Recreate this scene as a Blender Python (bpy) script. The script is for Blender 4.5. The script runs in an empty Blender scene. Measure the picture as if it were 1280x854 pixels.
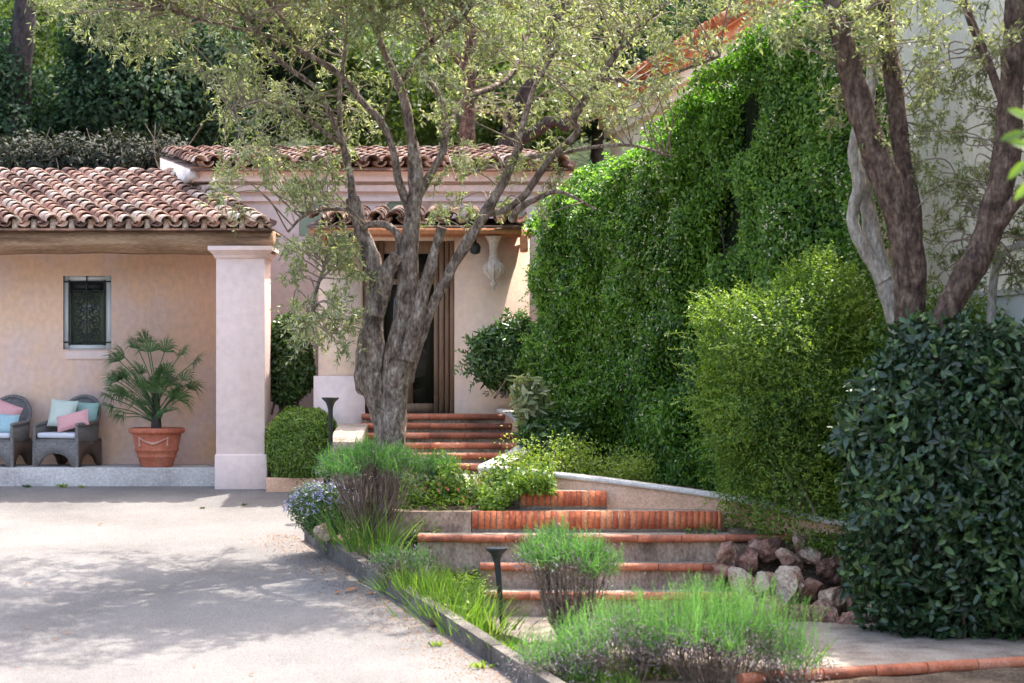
import bpy, math, random
import numpy as np
from mathutils import Vector, noise as mnoise
R = math.radians
random.seed(7); rng = np.random.default_rng(11)
S = bpy.context.scene
COL = S.collection
# ------------------------------------------------------------------ camera, sky, sun, exposure
FPX = 2489.0; CX = 640.0; HY = 458.0; CAMZ = 1.5
cam = bpy.data.cameras.new('camera'); cam.lens = 70.0; cam.sensor_width = 36.0
cam.shift_y = (HY - 427.0) / 1280.0
cam.clip_start = 0.1; cam.clip_end = 600
cam.dof.use_dof = True; cam.dof.focus_distance = 22.5; cam.dof.aperture_fstop = 1.8
camo = bpy.data.objects.new('camera', cam); COL.objects.link(camo)
camo.location = (0, 0, CAMZ); camo.rotation_euler = (R(90), 0, 0)
S.camera = camo
SUN_EL, SUN_DX, SUN_DY = R(69), 0.70, 0.71        # towards the sun: behind the house, to the right
w = bpy.data.worlds.new('World'); S.world = w; w.use_nodes = True
nt = w.node_tree; bgn = nt.nodes['Background']
sky = nt.nodes.new('ShaderNodeTexSky'); sky.sky_type = 'NISHITA'; sky.sun_disc = False
sky.sun_elevation = SUN_EL; sky.sun_rotation = math.atan2(SUN_DX, SUN_DY)
sky.dust_density = 4.5; sky.ozone_density = 0.4
nt.links.new(sky.outputs[0], bgn.inputs[0]); bgn.inputs[1].default_value = 0.15
sl = bpy.data.lights.new('sun', 'SUN'); sl.energy = 2.25; sl.angle = R(0.55); sl.color = (1.0, 0.95, 0.87)
so = bpy.data.objects.new('sun', sl); COL.objects.link(so)
hd = math.hypot(SUN_DX, SUN_DY)
sd = Vector((SUN_DX/hd*math.cos(SUN_EL), SUN_DY/hd*math.cos(SUN_EL), math.sin(SUN_EL)))
so.rotation_euler = sd.to_track_quat('Z', 'Y').to_euler(); so.location = (5, 10, 20)
S.view_settings.view_transform = 'Standard'; S.view_settings.look = 'None'
S.view_settings.exposure = 2.25; S.view_settings.gamma = 1.0
S.render.resolution_x = 1024; S.render.resolution_y = 683

# ------------------------------------------------------------------ helpers
def P(px, py, Y): return np.array([(px-CX)/FPX*Y, Y, CAMZ-(py-HY)/FPX*Y])
def gx(px, Y): return (px-CX)/FPX*Y
def gz(py, Y): return CAMZ-(py-HY)/FPX*Y
class MB:
    def __init__(s): s.v=[]; s.f=[]; s.r=[]; s.n=0
    def add(s, V, F, r=0.5):
        V=np.asarray(V,float).reshape(-1,3); F=np.asarray(F,int)
        s.v.append(V); s.f.append(F+s.n); s.n+=len(V)
        s.r.append(np.full(len(V),float(r)) if np.isscalar(r) else np.asarray(r,float))
        return s
    def box(s, a, b, r=0.5):
        x0,y0,z0=a; x1,y1,z1=b
        V=[(x0,y0,z0),(x1,y0,z0),(x1,y1,z0),(x0,y1,z0),(x0,y0,z1),(x1,y0,z1),(x1,y1,z1),(x0,y1,z1)]
        return s.add(V,[(0,3,2,1),(4,5,6,7),(0,1,5,4),(1,2,6,5),(2,3,7,6),(3,0,4,7)],r)
    def prism(s, pts, z0, z1, r=0.5):            # pts: list of (x,y); z0,z1 scalars or lists
        n=len(pts); z0=[z0]*n if np.isscalar(z0) else z0; z1=[z1]*n if np.isscalar(z1) else z1
        V=[(p[0],p[1],z0[i]) for i,p in enumerate(pts)]+[(p[0],p[1],z1[i]) for i,p in enumerate(pts)]
        for i in range(n):
            j=(i+1)%n
            s.add([V[i],V[j],V[n+j],V[n+i]],[(0,1,2,3)],r)
        s.add(V[n:],[tuple(range(n))],r); s.add(V[:n][::-1],[tuple(range(n))],r)
        return s
    def tube(s, pts, rad, k=8, r=0.5, rough=0.0, cap=True, ph=0):
        pts=np.asarray(pts,float); n=len(pts); rad=np.full(n,rad) if np.isscalar(rad) else np.asarray(rad,float)
        T=np.gradient(pts,axis=0); T/=np.linalg.norm(T,axis=1)[:,None]+1e-9
        up=np.array([0.13,0.2,0.97]) if abs(T[0][2])<.9 else np.array([0.97,0.2,0.05])
        N=np.zeros_like(T); a=np.cross(T[0],up); a/=np.linalg.norm(a); N[0]=a
        for i in range(1,n):
            a=N[i-1]-T[i]*np.dot(N[i-1],T[i]); N[i]=a/(np.linalg.norm(a)+1e-9)
        B=np.cross(T,N); th=np.arange(k)/k*2*np.pi+ph
        rr=rad[:,None]*np.ones((n,k))
        if rough:
            q=pts[:,None,:]+(np.cos(th)[None,:,None]*N[:,None,:]+np.sin(th)[None,:,None]*B[:,None,:])*rad[:,None,None]
            nz=np.array([[mnoise.noise(Vector((p[0]*7,p[1]*7,p[2]*3.2)))+.5*mnoise.noise(Vector((p[0]*21,p[1]*21,p[2]*8))) for p in row] for row in q])
            rr=rr*(1+rough*nz)
        V=pts[:,None,:]+(np.cos(th)[None,:,None]*N[:,None,:]+np.sin(th)[None,:,None]*B[:,None,:])*rr[:,:,None]
        V=V.reshape(-1,3); i=np.arange(n-1)[:,None]*k; j=np.arange(k)[None,:]; jn=(j+1)%k
        F=np.stack([i+j,i+jn,i+k+jn,i+k+j],-1).reshape(-1,4); s.add(V,F,r)
        if cap: s.add(V[:k][::-1],[tuple(range(k))],r); s.add(V[-k:],[tuple(range(k))],r)
        return s
    def lathe(s, c, prof, k=24, r=0.5):          # prof: (radius,z)
        th=np.arange(k)/k*2*np.pi
        V=np.array([[c[0]+p*math.cos(t),c[1]+p*math.sin(t),c[2]+z] for p,z in prof for t in th])
        n=len(prof); i=np.arange(n-1)[:,None]*k; j=np.arange(k)[None,:]; jn=(j+1)%k
        F=np.stack([i+j,i+jn,i+k+jn,i+k+j],-1).reshape(-1,4); s.add(V,F,r)
        s.add(V[:k][::-1],[tuple(range(k))],r); s.add(V[-k:],[tuple(range(k))],r)
        return s
    def mesh(s, name, off=(0,0,0), smooth=False):
        V=np.concatenate(s.v)-np.asarray(off,float); me=bpy.data.meshes.new(name)
        me.vertices.add(len(V)); me.vertices.foreach_set('co',V.astype(np.float32).ravel())
        tot=np.concatenate([np.full(len(f),f.shape[1]) for f in s.f]); idx=np.concatenate([f.ravel() for f in s.f])
        me.loops.add(len(idx)); me.loops.foreach_set('vertex_index',idx.astype(np.int32))
        me.polygons.add(len(tot)); st=np.concatenate([[0],np.cumsum(tot)[:-1]])
        me.polygons.foreach_set('loop_start',st.astype(np.int32)); me.polygons.foreach_set('loop_total',tot.astype(np.int32))
        at=me.attributes.new('vary','FLOAT','POINT'); at.data.foreach_set('value',np.concatenate(s.r).astype(np.float32))
        me.update(calc_edges=True)
        if smooth: me.polygons.foreach_set('use_smooth',np.ones(len(tot),bool))
        return me
ORG={}
def tag(o,label=None,cat=None,group=None,kind=None):
    if label: o['label']=label
    if cat: o['category']=cat
    if group: o['group']=group
    if kind: o['kind']=kind
    return o
def thing(name,loc,label,cat,group=None,kind=None):
    o=bpy.data.objects.new(name,None); COL.objects.link(o); o.location=tuple(loc); o.empty_display_size=.1
    ORG[o.name]=np.array(loc,float); return tag(o,label,cat,group,kind)
def part(name,mb,mat,parent,smooth=False,label=None,bevel=0):
    off=ORG[parent.name]; me=mb.mesh(name,off,smooth); me.materials.append(mat)
    o=bpy.data.objects.new(name,me); COL.objects.link(o); o.parent=parent; ORG[o.name]=off
    if label: o['label']=label
    if bevel:
        b=o.modifiers.new('bevel','BEVEL'); b.width=bevel; b.segments=2; b.limit_method='ANGLE'
    return o
def single(name,mb,mat,label=None,cat=None,group=None,kind=None,smooth=False,bevel=0):
    V=np.concatenate(mb.v); c=np.array([V[:,0].mean(),V[:,1].mean(),V[:,2].min()])
    if kind=='structure': c=np.zeros(3)
    me=mb.mesh(name,c,smooth); me.materials.append(mat)
    o=bpy.data.objects.new(name,me); COL.objects.link(o); o.location=tuple(c); ORG[o.name]=c
    if bevel:
        b=o.modifiers.new('bevel','BEVEL'); b.width=bevel; b.segments=2; b.limit_method='ANGLE'
    return tag(o,label,cat,group,kind)
def dup(root,loc,rz,label,scale=None):
    r=root.copy(); COL.objects.link(r); r.location=tuple(loc); r.rotation_euler=(0,0,rz); r['label']=label
    if scale: r.scale=(scale,)*3
    for ch in [o for o in COL.objects if o.parent==root]:
        c=ch.copy(); COL.objects.link(c); c.parent=r
        for g in [o for o in COL.objects if o.parent==ch]:
            d=g.copy(); COL.objects.link(d); d.parent=c
    return r
def crom(pts,n=6):
    pts=np.asarray(pts,float)
    if len(pts)<3:
        t=np.linspace(0,1,n+1)[:,None]; return pts[0]*(1-t)+pts[-1]*t
    Q=np.vstack([2*pts[0]-pts[1],pts,2*pts[-1]-pts[-2]]); out=[]
    for i in range(1,len(Q)-2):
        a,b,c,d=Q[i-1],Q[i],Q[i+1],Q[i+2]
        for t in np.linspace(0,1,n,endpoint=False):
            out.append(.5*((2*b)+(-a+c)*t+(2*a-5*b+4*c-d)*t*t+(-a+3*b-3*c+d)*t**3))
    out.append(Q[-2]); return np.array(out)
class Wav:                                        # smooth random field in numpy
    def __init__(s,freq,n=10,seed=0):
        g=np.random.default_rng(seed); s.k=g.normal(size=(n,3))*freq; s.p=g.uniform(0,6.28,n); s.n=n
    def __call__(s,X): return np.sin(X@s.k.T+s.p).sum(1)/math.sqrt(s.n/2)/1.6
def unit(a): return a/(np.linalg.norm(a,axis=-1,keepdims=True)+1e-9)
def leaves(mb,C,D,N,L,W,fancy=False,fold=.18,vary=None,curl=.12):
    n=len(C); D=unit(D); Sd=unit(np.cross(D,N)); N=np.cross(Sd,D)
    L=np.broadcast_to(L,(n,))[:,None]; W=np.broadcast_to(W,(n,))[:,None]
    r=rng.uniform(0,1,n) if vary is None else vary
    if not fancy:
        V=np.stack([C, C+D*L*.5+Sd*W*.5+N*W*fold, C+D*L-N*L*curl, C+D*L*.5-Sd*W*.5+N*W*fold],1)
        F=np.arange(n)[:,None]*4+np.arange(4)[None,:]; mb.add(V.reshape(-1,3),F,np.repeat(r,4))
    else:
        V=np.stack([C, C+D*L*.3+Sd*W*.46+N*W*fold, C+D*L*.68+Sd*W*.42+N*(W*fold-L*curl*.4), C+D*L-N*L*curl,
                    C+D*L*.68-Sd*W*.42+N*(W*fold-L*curl*.4), C+D*L*.3-Sd*W*.46+N*W*fold],1)
        b=np.arange(n)[:,None]*6; F=np.concatenate([b+np.array([0,1,2,3]),b+np.array([0,3,4,5])]); mb.add(V.reshape(-1,3),F,np.repeat(r,6))
def rdir(n):
    return unit(rng.normal(size=(n,3)))
def blob_leaves(mb,c,rad,n,L,W,lump=.12,freq=3.0,depth=.16,power=2.0,seed=0,fancy=False,zmin=None,up=.3,fold=.18,flat=1.0,sj=.35):
    d=rdir(n)
    if power!=2: d=d/((np.abs(d)**power).sum(1)**(1/power))[:,None]
    wv=Wav(freq,seed=seed); wv2=Wav(freq*3,seed=seed+5)
    q=d*np.asarray(rad); f=1+lump*wv(q)+lump*.5*wv2(q)-np.abs(rng.normal(size=n))*depth
    X=np.asarray(c)+q*f[:,None]
    if zmin is not None: k=X[:,2]>zmin; X=X[k]; d=d[k]; n=len(X)
    N=unit(d/np.asarray(rad)*min(rad)*flat+rng.normal(size=(n,3))*.55+np.array([0,0,up]))
    D=unit(np.cross(N,rdir(n))+np.array([0,0,.15]))
    leaves(mb,X,D,N,L*rng.uniform(1-sj,1+sj,n),W*rng.uniform(.75,1.2,n),fancy,fold)
def blades(mb,C,Dm,H,W,bend=.35,seg=3,vary=None):   # grass blades: tapered curved strips
    n=len(C); H=np.broadcast_to(H,(n,)); W=np.broadcast_to(W,(n,)); D=unit(Dm)
    hz=rdir(n); hz[:,2]=-.25; hz=unit(hz); side=unit(np.cross(D,rdir(n))); pts=[]
    for k in range(seg+1):
        t=k/seg; c=C+D*(H*t)[:,None]+hz*(H*bend*t*t)[:,None]; wd=(W*(1-t**1.5)*.5+.0006)[:,None]
        pts+= [c-side*wd,c+side*wd]
    V=np.stack(pts,1); m=2*(seg+1); b=np.arange(n)[:,None]*m
    F=np.concatenate([b+np.array([2*k,2*k+1,2*k+3,2*k+2]) for k in range(seg)])
    r=rng.uniform(0,1,n) if vary is None else vary
    mb.add(V.reshape(-1,3),F,np.repeat(r,m))

# ------------------------------------------------------------------ materials
def base_mat(name):
    m=bpy.data.materials.new(name); m.use_nodes=True; return m,m.node_tree,m.node_tree.nodes['Principled BSDF']
def ramp(nt,cols,pos=None):
    r=nt.nodes.new('ShaderNodeValToRGB'); n=len(cols); pos=pos or [i/(n-1) for i in range(n)]
    while len(r.color_ramp.elements)<n: r.color_ramp.elements.new(.5)
    for i,e in enumerate(r.color_ramp.elements): e.position=pos[i]; e.color=(*cols[i],1)
    return r
def surf(name,cols,scale=2.0,rough=.85,bump=.3,bscale=60,stretch=(1,1,1),pos=None,detail=8,fine=.12,fs=180,vary=0,spec=.3,bstretch=None,coords='Object',dist=.02):
    m,nt,b=base_mat(name); tc=nt.nodes.new('ShaderNodeTexCoord'); mp=nt.nodes.new('ShaderNodeMapping')
    mp.inputs['Scale'].default_value=stretch; nt.links.new(tc.outputs[coords],mp.inputs[0])
    n1=nt.nodes.new('ShaderNodeTexNoise'); n1.inputs['Scale'].default_value=scale; n1.inputs['Detail'].default_value=detail; n1.inputs['Roughness'].default_value=.62
    nt.links.new(mp.outputs[0],n1.inputs['Vector']); rp=ramp(nt,cols,pos or [.3+.4*i/(len(cols)-1) for i in range(len(cols))])
    fac=n1.outputs[0]
    if vary:
        at=nt.nodes.new('ShaderNodeAttribute'); at.attribute_name='vary'
        mx=nt.nodes.new('ShaderNodeMath'); mx.operation='MULTIPLY_ADD'; mx.inputs[1].default_value=vary; mx.inputs[2].default_value=-vary*.5
        ad=nt.nodes.new('ShaderNodeMath'); ad.operation='ADD'
        nt.links.new(at.outputs['Fac'],mx.inputs[0]); nt.links.new(mx.outputs[0],ad.inputs[0]); nt.links.new(fac,ad.inputs[1]); fac=ad.outputs[0]
    nt.links.new(fac,rp.inputs[0])
    n2=nt.nodes.new('ShaderNodeTexNoise'); n2.inputs['Scale'].default_value=fs; n2.inputs['Detail'].default_value=4
    nt.links.new(mp.outputs[0],n2.inputs['Vector'])
    hs=nt.nodes.new('ShaderNodeHueSaturation'); mr=nt.nodes.new('ShaderNodeMapRange')
    mr.inputs[1].default_value=.3; mr.inputs[2].default_value=.7; mr.inputs[3].default_value=1-fine*1.6; mr.inputs[4].default_value=1+fine*1.6
    nt.links.new(n2.outputs[0],mr.inputs[0]); nt.links.new(mr.outputs[0],hs.inputs['Value']); nt.links.new(rp.outputs[0],hs.inputs['Color'])
    nt.links.new(hs.outputs[0],b.inputs['Base Color']); b.inputs['Roughness'].default_value=rough; b.inputs['Specular IOR Level'].default_value=spec
    if bump:
        n3=nt.nodes.new('ShaderNodeTexNoise'); n3.inputs['Scale'].default_value=bscale; n3.inputs['Detail'].default_value=6
        if bstretch:
            m2=nt.nodes.new('ShaderNodeMapping'); m2.inputs['Scale'].default_value=bstretch; nt.links.new(tc.outputs[coords],m2.inputs[0]); nt.links.new(m2.outputs[0],n3.inputs['Vector'])
        else: nt.links.new(mp.outputs[0],n3.inputs['Vector'])
        bp=nt.nodes.new('ShaderNodeBump'); bp.inputs['Strength'].default_value=bump; bp.inputs['Distance'].default_value=dist
        nt.links.new(n3.outputs[0],bp.inputs['Height']); nt.links.new(bp.outputs[0],b.inputs['Normal'])
    return m
def leafmat(name,cols,trans=.35,rough=.45,spec=.5,tint=(1.25,1.3,.6),scale=1.2):
    m,nt,b=base_mat(name); out=nt.nodes['Material Output']
    at=nt.nodes.new('ShaderNodeAttribute'); at.attribute_name='vary'
    n=nt.nodes.new('ShaderNodeTexNoise'); n.inputs['Scale'].default_value=scale; n.inputs['Detail'].default_value=3
    tc=nt.nodes.new('ShaderNodeTexCoord'); nt.links.new(tc.outputs['Object'],n.inputs['Vector'])
    a=nt.nodes.new('ShaderNodeMath'); a.operation='MULTIPLY_ADD'; a.inputs[1].default_value=.9
    s=nt.nodes.new('ShaderNodeMath'); s.operation='MULTIPLY_ADD'; s.inputs[1].default_value=1.3; s.inputs[2].default_value=-.6
    nt.links.new(n.outputs[0],s.inputs[0]); nt.links.new(at.outputs['Fac'],a.inputs[0]); nt.links.new(s.outputs[0],a.inputs[2])
    rp=ramp(nt,cols); nt.links.new(a.outputs[0],rp.inputs[0]); nt.links.new(rp.outputs[0],b.inputs['Base Color'])
    b.inputs['Roughness'].default_value=rough; b.inputs['Specular IOR Level'].default_value=spec
    tr=nt.nodes.new('ShaderNodeBsdfTranslucent'); mt=nt.nodes.new('ShaderNodeMix'); mt.data_type='RGBA'; mt.blend_type='MULTIPLY'; mt.inputs[0].default_value=1
    nt.links.new(rp.outputs[0],mt.inputs[6]); mt.inputs[7].default_value=(*[t*1.3 for t in tint],1); nt.links.new(mt.outputs[2],tr.inputs[0])
    ms=nt.nodes.new('ShaderNodeMixShader'); ms.inputs[0].default_value=trans
    nt.links.new(b.outputs[0],ms.inputs[1]); nt.links.new(tr.outputs[0],ms.inputs[2]); nt.links.new(ms.outputs[0],out.inputs[0])
    return m
M={}
M['asphalt']=surf('asphalt',[(.125,.116,.11),(.165,.153,.145),(.20,.187,.176)],scale=.7,rough=.95,bump=.7,bscale=80,fine=.2,fs=70,dist=.008,spec=.15)
M['soil']=surf('soil',[(.06,.042,.03),(.13,.09,.06),(.2,.15,.1)],scale=3,rough=1,bump=1,bscale=20,fine=.4,fs=40,dist=.05)
M['forest_floor']=surf('forest_floor',[(.015,.025,.008),(.03,.045,.015),(.06,.06,.03)],scale=1,rough=1,bump=1,bscale=5,fine=.3,fs=10,dist=.2)
M['porch_wall']=surf('porch_stucco',[(.80,.56,.46),(.84,.56,.39),(.78,.57,.50),(.86,.56,.35)],scale=.75,rough=.95,bump=.25,bscale=25,fine=.05,fs=14,stretch=(1,1,.8))
M['main_wall']=surf('main_stucco',[(.70,.53,.48),(.76,.60,.55),(.70,.56,.54)],scale=.6,rough=.95,bump=.2,bscale=25,fine=.04,fs=14)
M['entry_wall']=surf('entry_stucco',[(.70,.54,.46),(.76,.55,.41),(.70,.55,.49)],scale=.8,rough=.95,bump=.2,bscale=25,fine=.04,fs=14)
M['trim']=surf('pale_trim',[(.72,.54,.49),(.78,.61,.56),(.74,.58,.55)],scale=1.2,rough=.9,bump=.2,bscale=20,fine=.04,fs=12)
M['big_wall']=surf('big_stucco',[(.66,.58,.46),(.76,.68,.54),(.70,.62,.5)],scale=.5,rough=.95,bump=.2,bscale=20,fine=.05,fs=14)
M['tan']=surf('tan_stucco',[(.55,.37,.24),(.62,.43,.28)],scale=1,rough=.95,bump=.2,bscale=20,fine=.05,fs=14)
M['plinth']=surf('plinth_concrete',[(.33,.30,.29),(.46,.43,.41),(.55,.52,.50)],scale=2.5,rough=.95,bump=.5,bscale=25,fine=.12,fs=30)
M['stone']=surf('weathered_concrete',[(.12,.08,.055),(.32,.22,.16),(.50,.37,.28)],scale=3.5,rough=.95,bump=.6,bscale=30,fine=.2,fs=40,stretch=(1,1,.6))
M['tread']=surf('tread_stone',[(.18,.135,.10),(.32,.26,.21),(.42,.36,.30)],scale=3,rough=.95,bump=.6,bscale=35,fine=.2,fs=45)
M['retain']=surf('retaining_stucco',[(.46,.25,.15),(.68,.40,.26),(.74,.48,.34)],scale=1.6,rough=.95,bump=.5,bscale=40,fine=.12,fs=40)
M['cap']=surf('wall_cap',[(.42,.38,.34),(.58,.54,.5),(.66,.62,.58)],scale=3,rough=.9,bump=.4,bscale=30,fine=.12,fs=35)
M['kerb']=surf('kerb_stone',[(.045,.04,.035),(.12,.105,.09),(.21,.185,.16)],scale=2.5,rough=.95,bump=.8,bscale=30,fine=.25,fs=50)
M['nosing']=surf('terracotta_nosing',[(.22,.075,.045),(.46,.14,.07),(.56,.24,.15)],scale=3,rough=.6,bump=.3,bscale=40,fine=.15,fs=50,vary=.3)
M['brick']=surf('brick_riser',[(.42,.10,.045),(.60,.17,.07),(.66,.25,.12)],scale=5,rough=.8,bump=.5,bscale=50,fine=.15,fs=60,vary=.5)
M['mortar']=surf('mortar',[(.30,.22,.17),(.45,.36,.3)],scale=6,rough=.95,bump=.5,bscale=50,fine=.2,fs=50)
M['tile']=surf('roof_tile',[(.13,.08,.065),(.36,.21,.16),(.52,.36,.28),(.54,.45,.38)],scale=2.6,rough=.9,bump=.5,bscale=35,fine=.25,fs=45,vary=.55)
M['tile_orange']=surf('orange_roof_tile',[(.42,.13,.06),(.58,.22,.1),(.62,.34,.2)],scale=2.6,rough=.9,bump=.4,bscale=35,fine=.2,fs=45,vary=.5)
M['orange']=surf('terracotta_fascia',[(.45,.19,.1),(.58,.27,.15)],scale=3,rough=.9,bump=.3,fine=.12,fs=30)
M['beam']=surf('old_beam',[(.10,.06,.035),(.26,.15,.085),(.38,.25,.15)],scale=2.2,rough=.85,bump=.7,bscale=14,stretch=(.5,3,5),fine=.2,fs=25)
M['wood']=surf('door_wood',[(.14,.085,.055),(.24,.15,.1),(.30,.2,.14)],scale=3,rough=.7,bump=.4,bscale=20,stretch=(5,5,.5),fine=.1,fs=30)
M['iron']=surf('dark_iron',[(.012,.015,.016),(.03,.034,.035)],scale=8,rough=.5,bump=.2,fine=.1)
M['frame']=surf('window_paint',[(.62,.64,.65),(.7,.71,.7)],scale=5,rough=.6,bump=.1,fine=.05)
M['wicker']=surf('grey_wicker',[(.13,.115,.11),(.22,.2,.19),(.29,.27,.26)],scale=30,rough=.7,bump=1,bscale=75,stretch=(1,1,2.2),fine=.3,fs=90,dist=.02)
M['wicker_side_shade']=surf('shaded_side_wicker',[(.11,.07,.05),(.17,.115,.085)],scale=30,rough=.7,bump=1,bscale=75,stretch=(1,1,2.2),fine=.3,fs=90)  # darker brown copy of the wicker: side and back shade put into colour
def cloth(n,c): return surf(n,[tuple(x*.9 for x in c),c],scale=6,rough=.95,bump=.35,bscale=90,fine=.05,fs=60)
M['teal']=cloth('teal_cloth',(.33,.48,.42)); M['aqua']=cloth('aqua_cloth',(.56,.62,.54)); M['pink']=cloth('pink_cloth',(.70,.36,.36)); M['white']=cloth('white_cloth',(.62,.62,.66)); M['slate']=cloth('blue_grey_cloth',(.34,.5,.54))
M['pot']=surf('terracotta_pot',[(.34,.095,.055),(.46,.14,.08),(.54,.22,.14)],scale=3,rough=.8,bump=.3,bscale=25,fine=.1,fs=30)
M['relief']=surf('pot_relief',[(.5,.25,.18),(.62,.38,.3)],scale=6,rough=.85,bump=.3,fine=.1)
M['urn']=surf('carved_stone',[(.45,.37,.32),(.62,.54,.48)],scale=8,rough=.9,bump=.6,bscale=30,fine=.15,fs=40)
M['bark']=surf('olive_bark',[(.06,.042,.032),(.19,.14,.11),(.34,.29,.24)],scale=14,rough=.95,bump=1,bscale=24,stretch=(1,1,.45),fine=.35,fs=45,dist=.06,pos=[.32,.5,.68])
M['bark_red']=surf('brown_bark',[(.03,.018,.014),(.095,.06,.046),(.2,.145,.105)],scale=16,rough=.95,bump=1,bscale=26,stretch=(1,1,.45),fine=.3,fs=45,dist=.05,pos=[.32,.5,.7])
M['bark_pale']=surf('pale_bark',[(.14,.12,.1),(.32,.28,.24),(.46,.42,.37)],scale=6,rough=.95,bump=.8,bscale=14,stretch=(1,1,.4),fine=.25,fs=40,dist=.04)
M['bark_dark']=surf('dark_bark',[(.02,.016,.016),(.05,.04,.038),(.08,.065,.06)],scale=5,rough=.95,bump=1,bscale=10,stretch=(1,1,.35),fine=.3,fs=30,dist=.06)
M['twig']=surf('twig',[(.10,.07,.05),(.22,.17,.13),(.32,.27,.22)],scale=8,rough=.95,bump=.3,fine=.2)
M['rock']=surf('garden_rock',[(.08,.042,.032),(.22,.115,.085),(.34,.21,.155),(.44,.35,.27)],scale=4,rough=.95,bump=1,bscale=16,fine=.25,fs=40,dist=.05,vary=.3)
M['olive']=leafmat('olive_leaf',[(.11,.13,.045),(.19,.22,.085),(.31,.335,.18),(.47,.48,.34)],trans=.4,rough=.38,tint=(1.15,1.22,.62),scale=1.0)
M['hedge']=leafmat('jasmine_leaf',[(.026,.07,.010),(.075,.17,.018),(.145,.27,.03),(.27,.41,.08)],trans=.4,rough=.38,tint=(1.1,1.35,.5),scale=.9)
M['bright']=leafmat('privet_leaf',[(.045,.09,.012),(.095,.175,.02),(.165,.26,.032),(.28,.38,.07)],trans=.4,rough=.42,scale=1.4)
M['boxwood']=leafmat('box_leaf',[(.07,.12,.016),(.12,.20,.025),(.18,.28,.04),(.26,.36,.07)],trans=.3,rough=.4,scale=4)
M['glossy']=leafmat('glossy_dark_leaf',[(.012,.03,.012),(.02,.048,.02),(.035,.075,.03),(.10,.17,.05)],trans=.18,rough=.32,spec=.55,tint=(.9,1.2,.5),scale=2)
M['glossy2']=leafmat('laurel_leaf',[(.025,.06,.014),(.045,.10,.022),(.075,.15,.035),(.12,.22,.06)],trans=.22,rough=.32,spec=.6,scale=2)
M['far']=leafmat('far_leaf',[(.010,.025,.012),(.02,.045,.02),(.03,.065,.03),(.055,.10,.045)],trans=.25,rough=.65,spec=.25,tint=(1.1,1.4,.7),scale=.4)
M['far_light']=leafmat('far_light_leaf',[(.04,.07,.015),(.08,.13,.025),(.13,.19,.04),(.2,.26,.07)],trans=.45,rough=.5,scale=.5)
M['grass']=leafmat('grass_blade',[(.05,.09,.02),(.09,.17,.025),(.14,.25,.04),(.30,.34,.12)],trans=.45,rough=.5,tint=(1.1,1.3,.4),scale=2)
M['lav']=leafmat('lavender_leaf',[(.06,.11,.05),(.10,.19,.06),(.15,.28,.08),(.22,.36,.12)],trans=.45,rough=.6,tint=(1.,1.3,.6),scale=3)
M['lav_grey']=leafmat('dry_flower_head',[(.13,.10,.115),(.2,.17,.185),(.3,.26,.27),(.36,.33,.32)],trans=.3,rough=.8,tint=(1,1,1),scale=3)
M['lav_wood']=surf('lavender_wood',[(.10,.065,.045),(.2,.14,.105),(.3,.23,.18)],scale=10,rough=.95,bump=.2,fine=.2)
M['palm']=leafmat('palm_leaf',[(.035,.085,.03),(.065,.14,.05),(.10,.19,.07),(.17,.25,.11)],trans=.2,rough=.4,tint=(1,1.2,.6),scale=3)
M['yellow']=leafmat('yellow_green_leaf',[(.10,.17,.02),(.17,.26,.03),(.26,.34,.05),(.36,.42,.12)],trans=.42,rough=.45,tint=(1.1,1.2,.5),scale=3)
M['pale_leaf']=leafmat('pale_leaf',[(.09,.13,.05),(.18,.22,.1),(.3,.33,.2),(.42,.42,.3)],trans=.3,rough=.4,scale=4)
M['flower']=leafmat('white_flower',[(.5,.5,.28),(.68,.66,.42),(.76,.74,.55)],trans=.4,rough=.6,tint=(1,1,.9),scale=2)
M['lilac']=leafmat('lilac_flower',[(.26,.24,.42),(.40,.38,.58),(.55,.54,.68)],trans=.3,rough=.6,tint=(1,1,1.1),scale=2)
M['fallen']=leafmat('fallen_leaf',[(.3,.12,.05),(.42,.2,.09),(.3,.22,.14)],trans=.2,rough=.7,scale=9)
mg,ntg,bg_=base_mat('window_glass'); bg_.inputs['Base Color'].default_value=(.16,.20,.13,1); bg_.inputs['Roughness'].default_value=.12; bg_.inputs['Specular IOR Level'].default_value=.9  # green base colour stands in for garden trees reflected in the panes
M['glass']=mg
mg2=mg.copy(); mg2.name='door_glass'; mg2.node_tree.nodes['Principled BSDF'].inputs['Base Color'].default_value=(.02,.022,.016,1); mg2.node_tree.nodes['Principled BSDF'].inputs['Roughness'].default_value=.05; M['door_glass']=mg2

# ------------------------------------------------------------------ ground
YP=24.9
def zg(Y): return -.1*(YP-min(max(Y,13.5),YP))
def hill(X,Y):
    z=zg(Y)-.4
    if Y>31: z+= (Y-31)*.62 if Y<60 else 29*.62+(Y-60)*.1
    return z
mb=MB(); xs=np.concatenate([[-220,-120,-70],np.arange(-40,41,2.),[70,120,220]]); ys=np.concatenate([[-120,-60,-20,0,8,13.5,18,24.9,28],np.arange(31,64,2.),[90,140,260]])
V=[(x,y,hill(x,y)+(.5*math.sin(x*.4)*math.cos(y*.31) if y>33 else 0)) for y in ys for x in xs]; nx=len(xs)
F=[(j*nx+i,j*nx+i+1,(j+1)*nx+i+1,(j+1)*nx+i) for j in range(len(ys)-1) for i in range(nx-1)]
single('hillside_ground',mb.add(V,F),M['forest_floor'],kind='structure')
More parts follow.
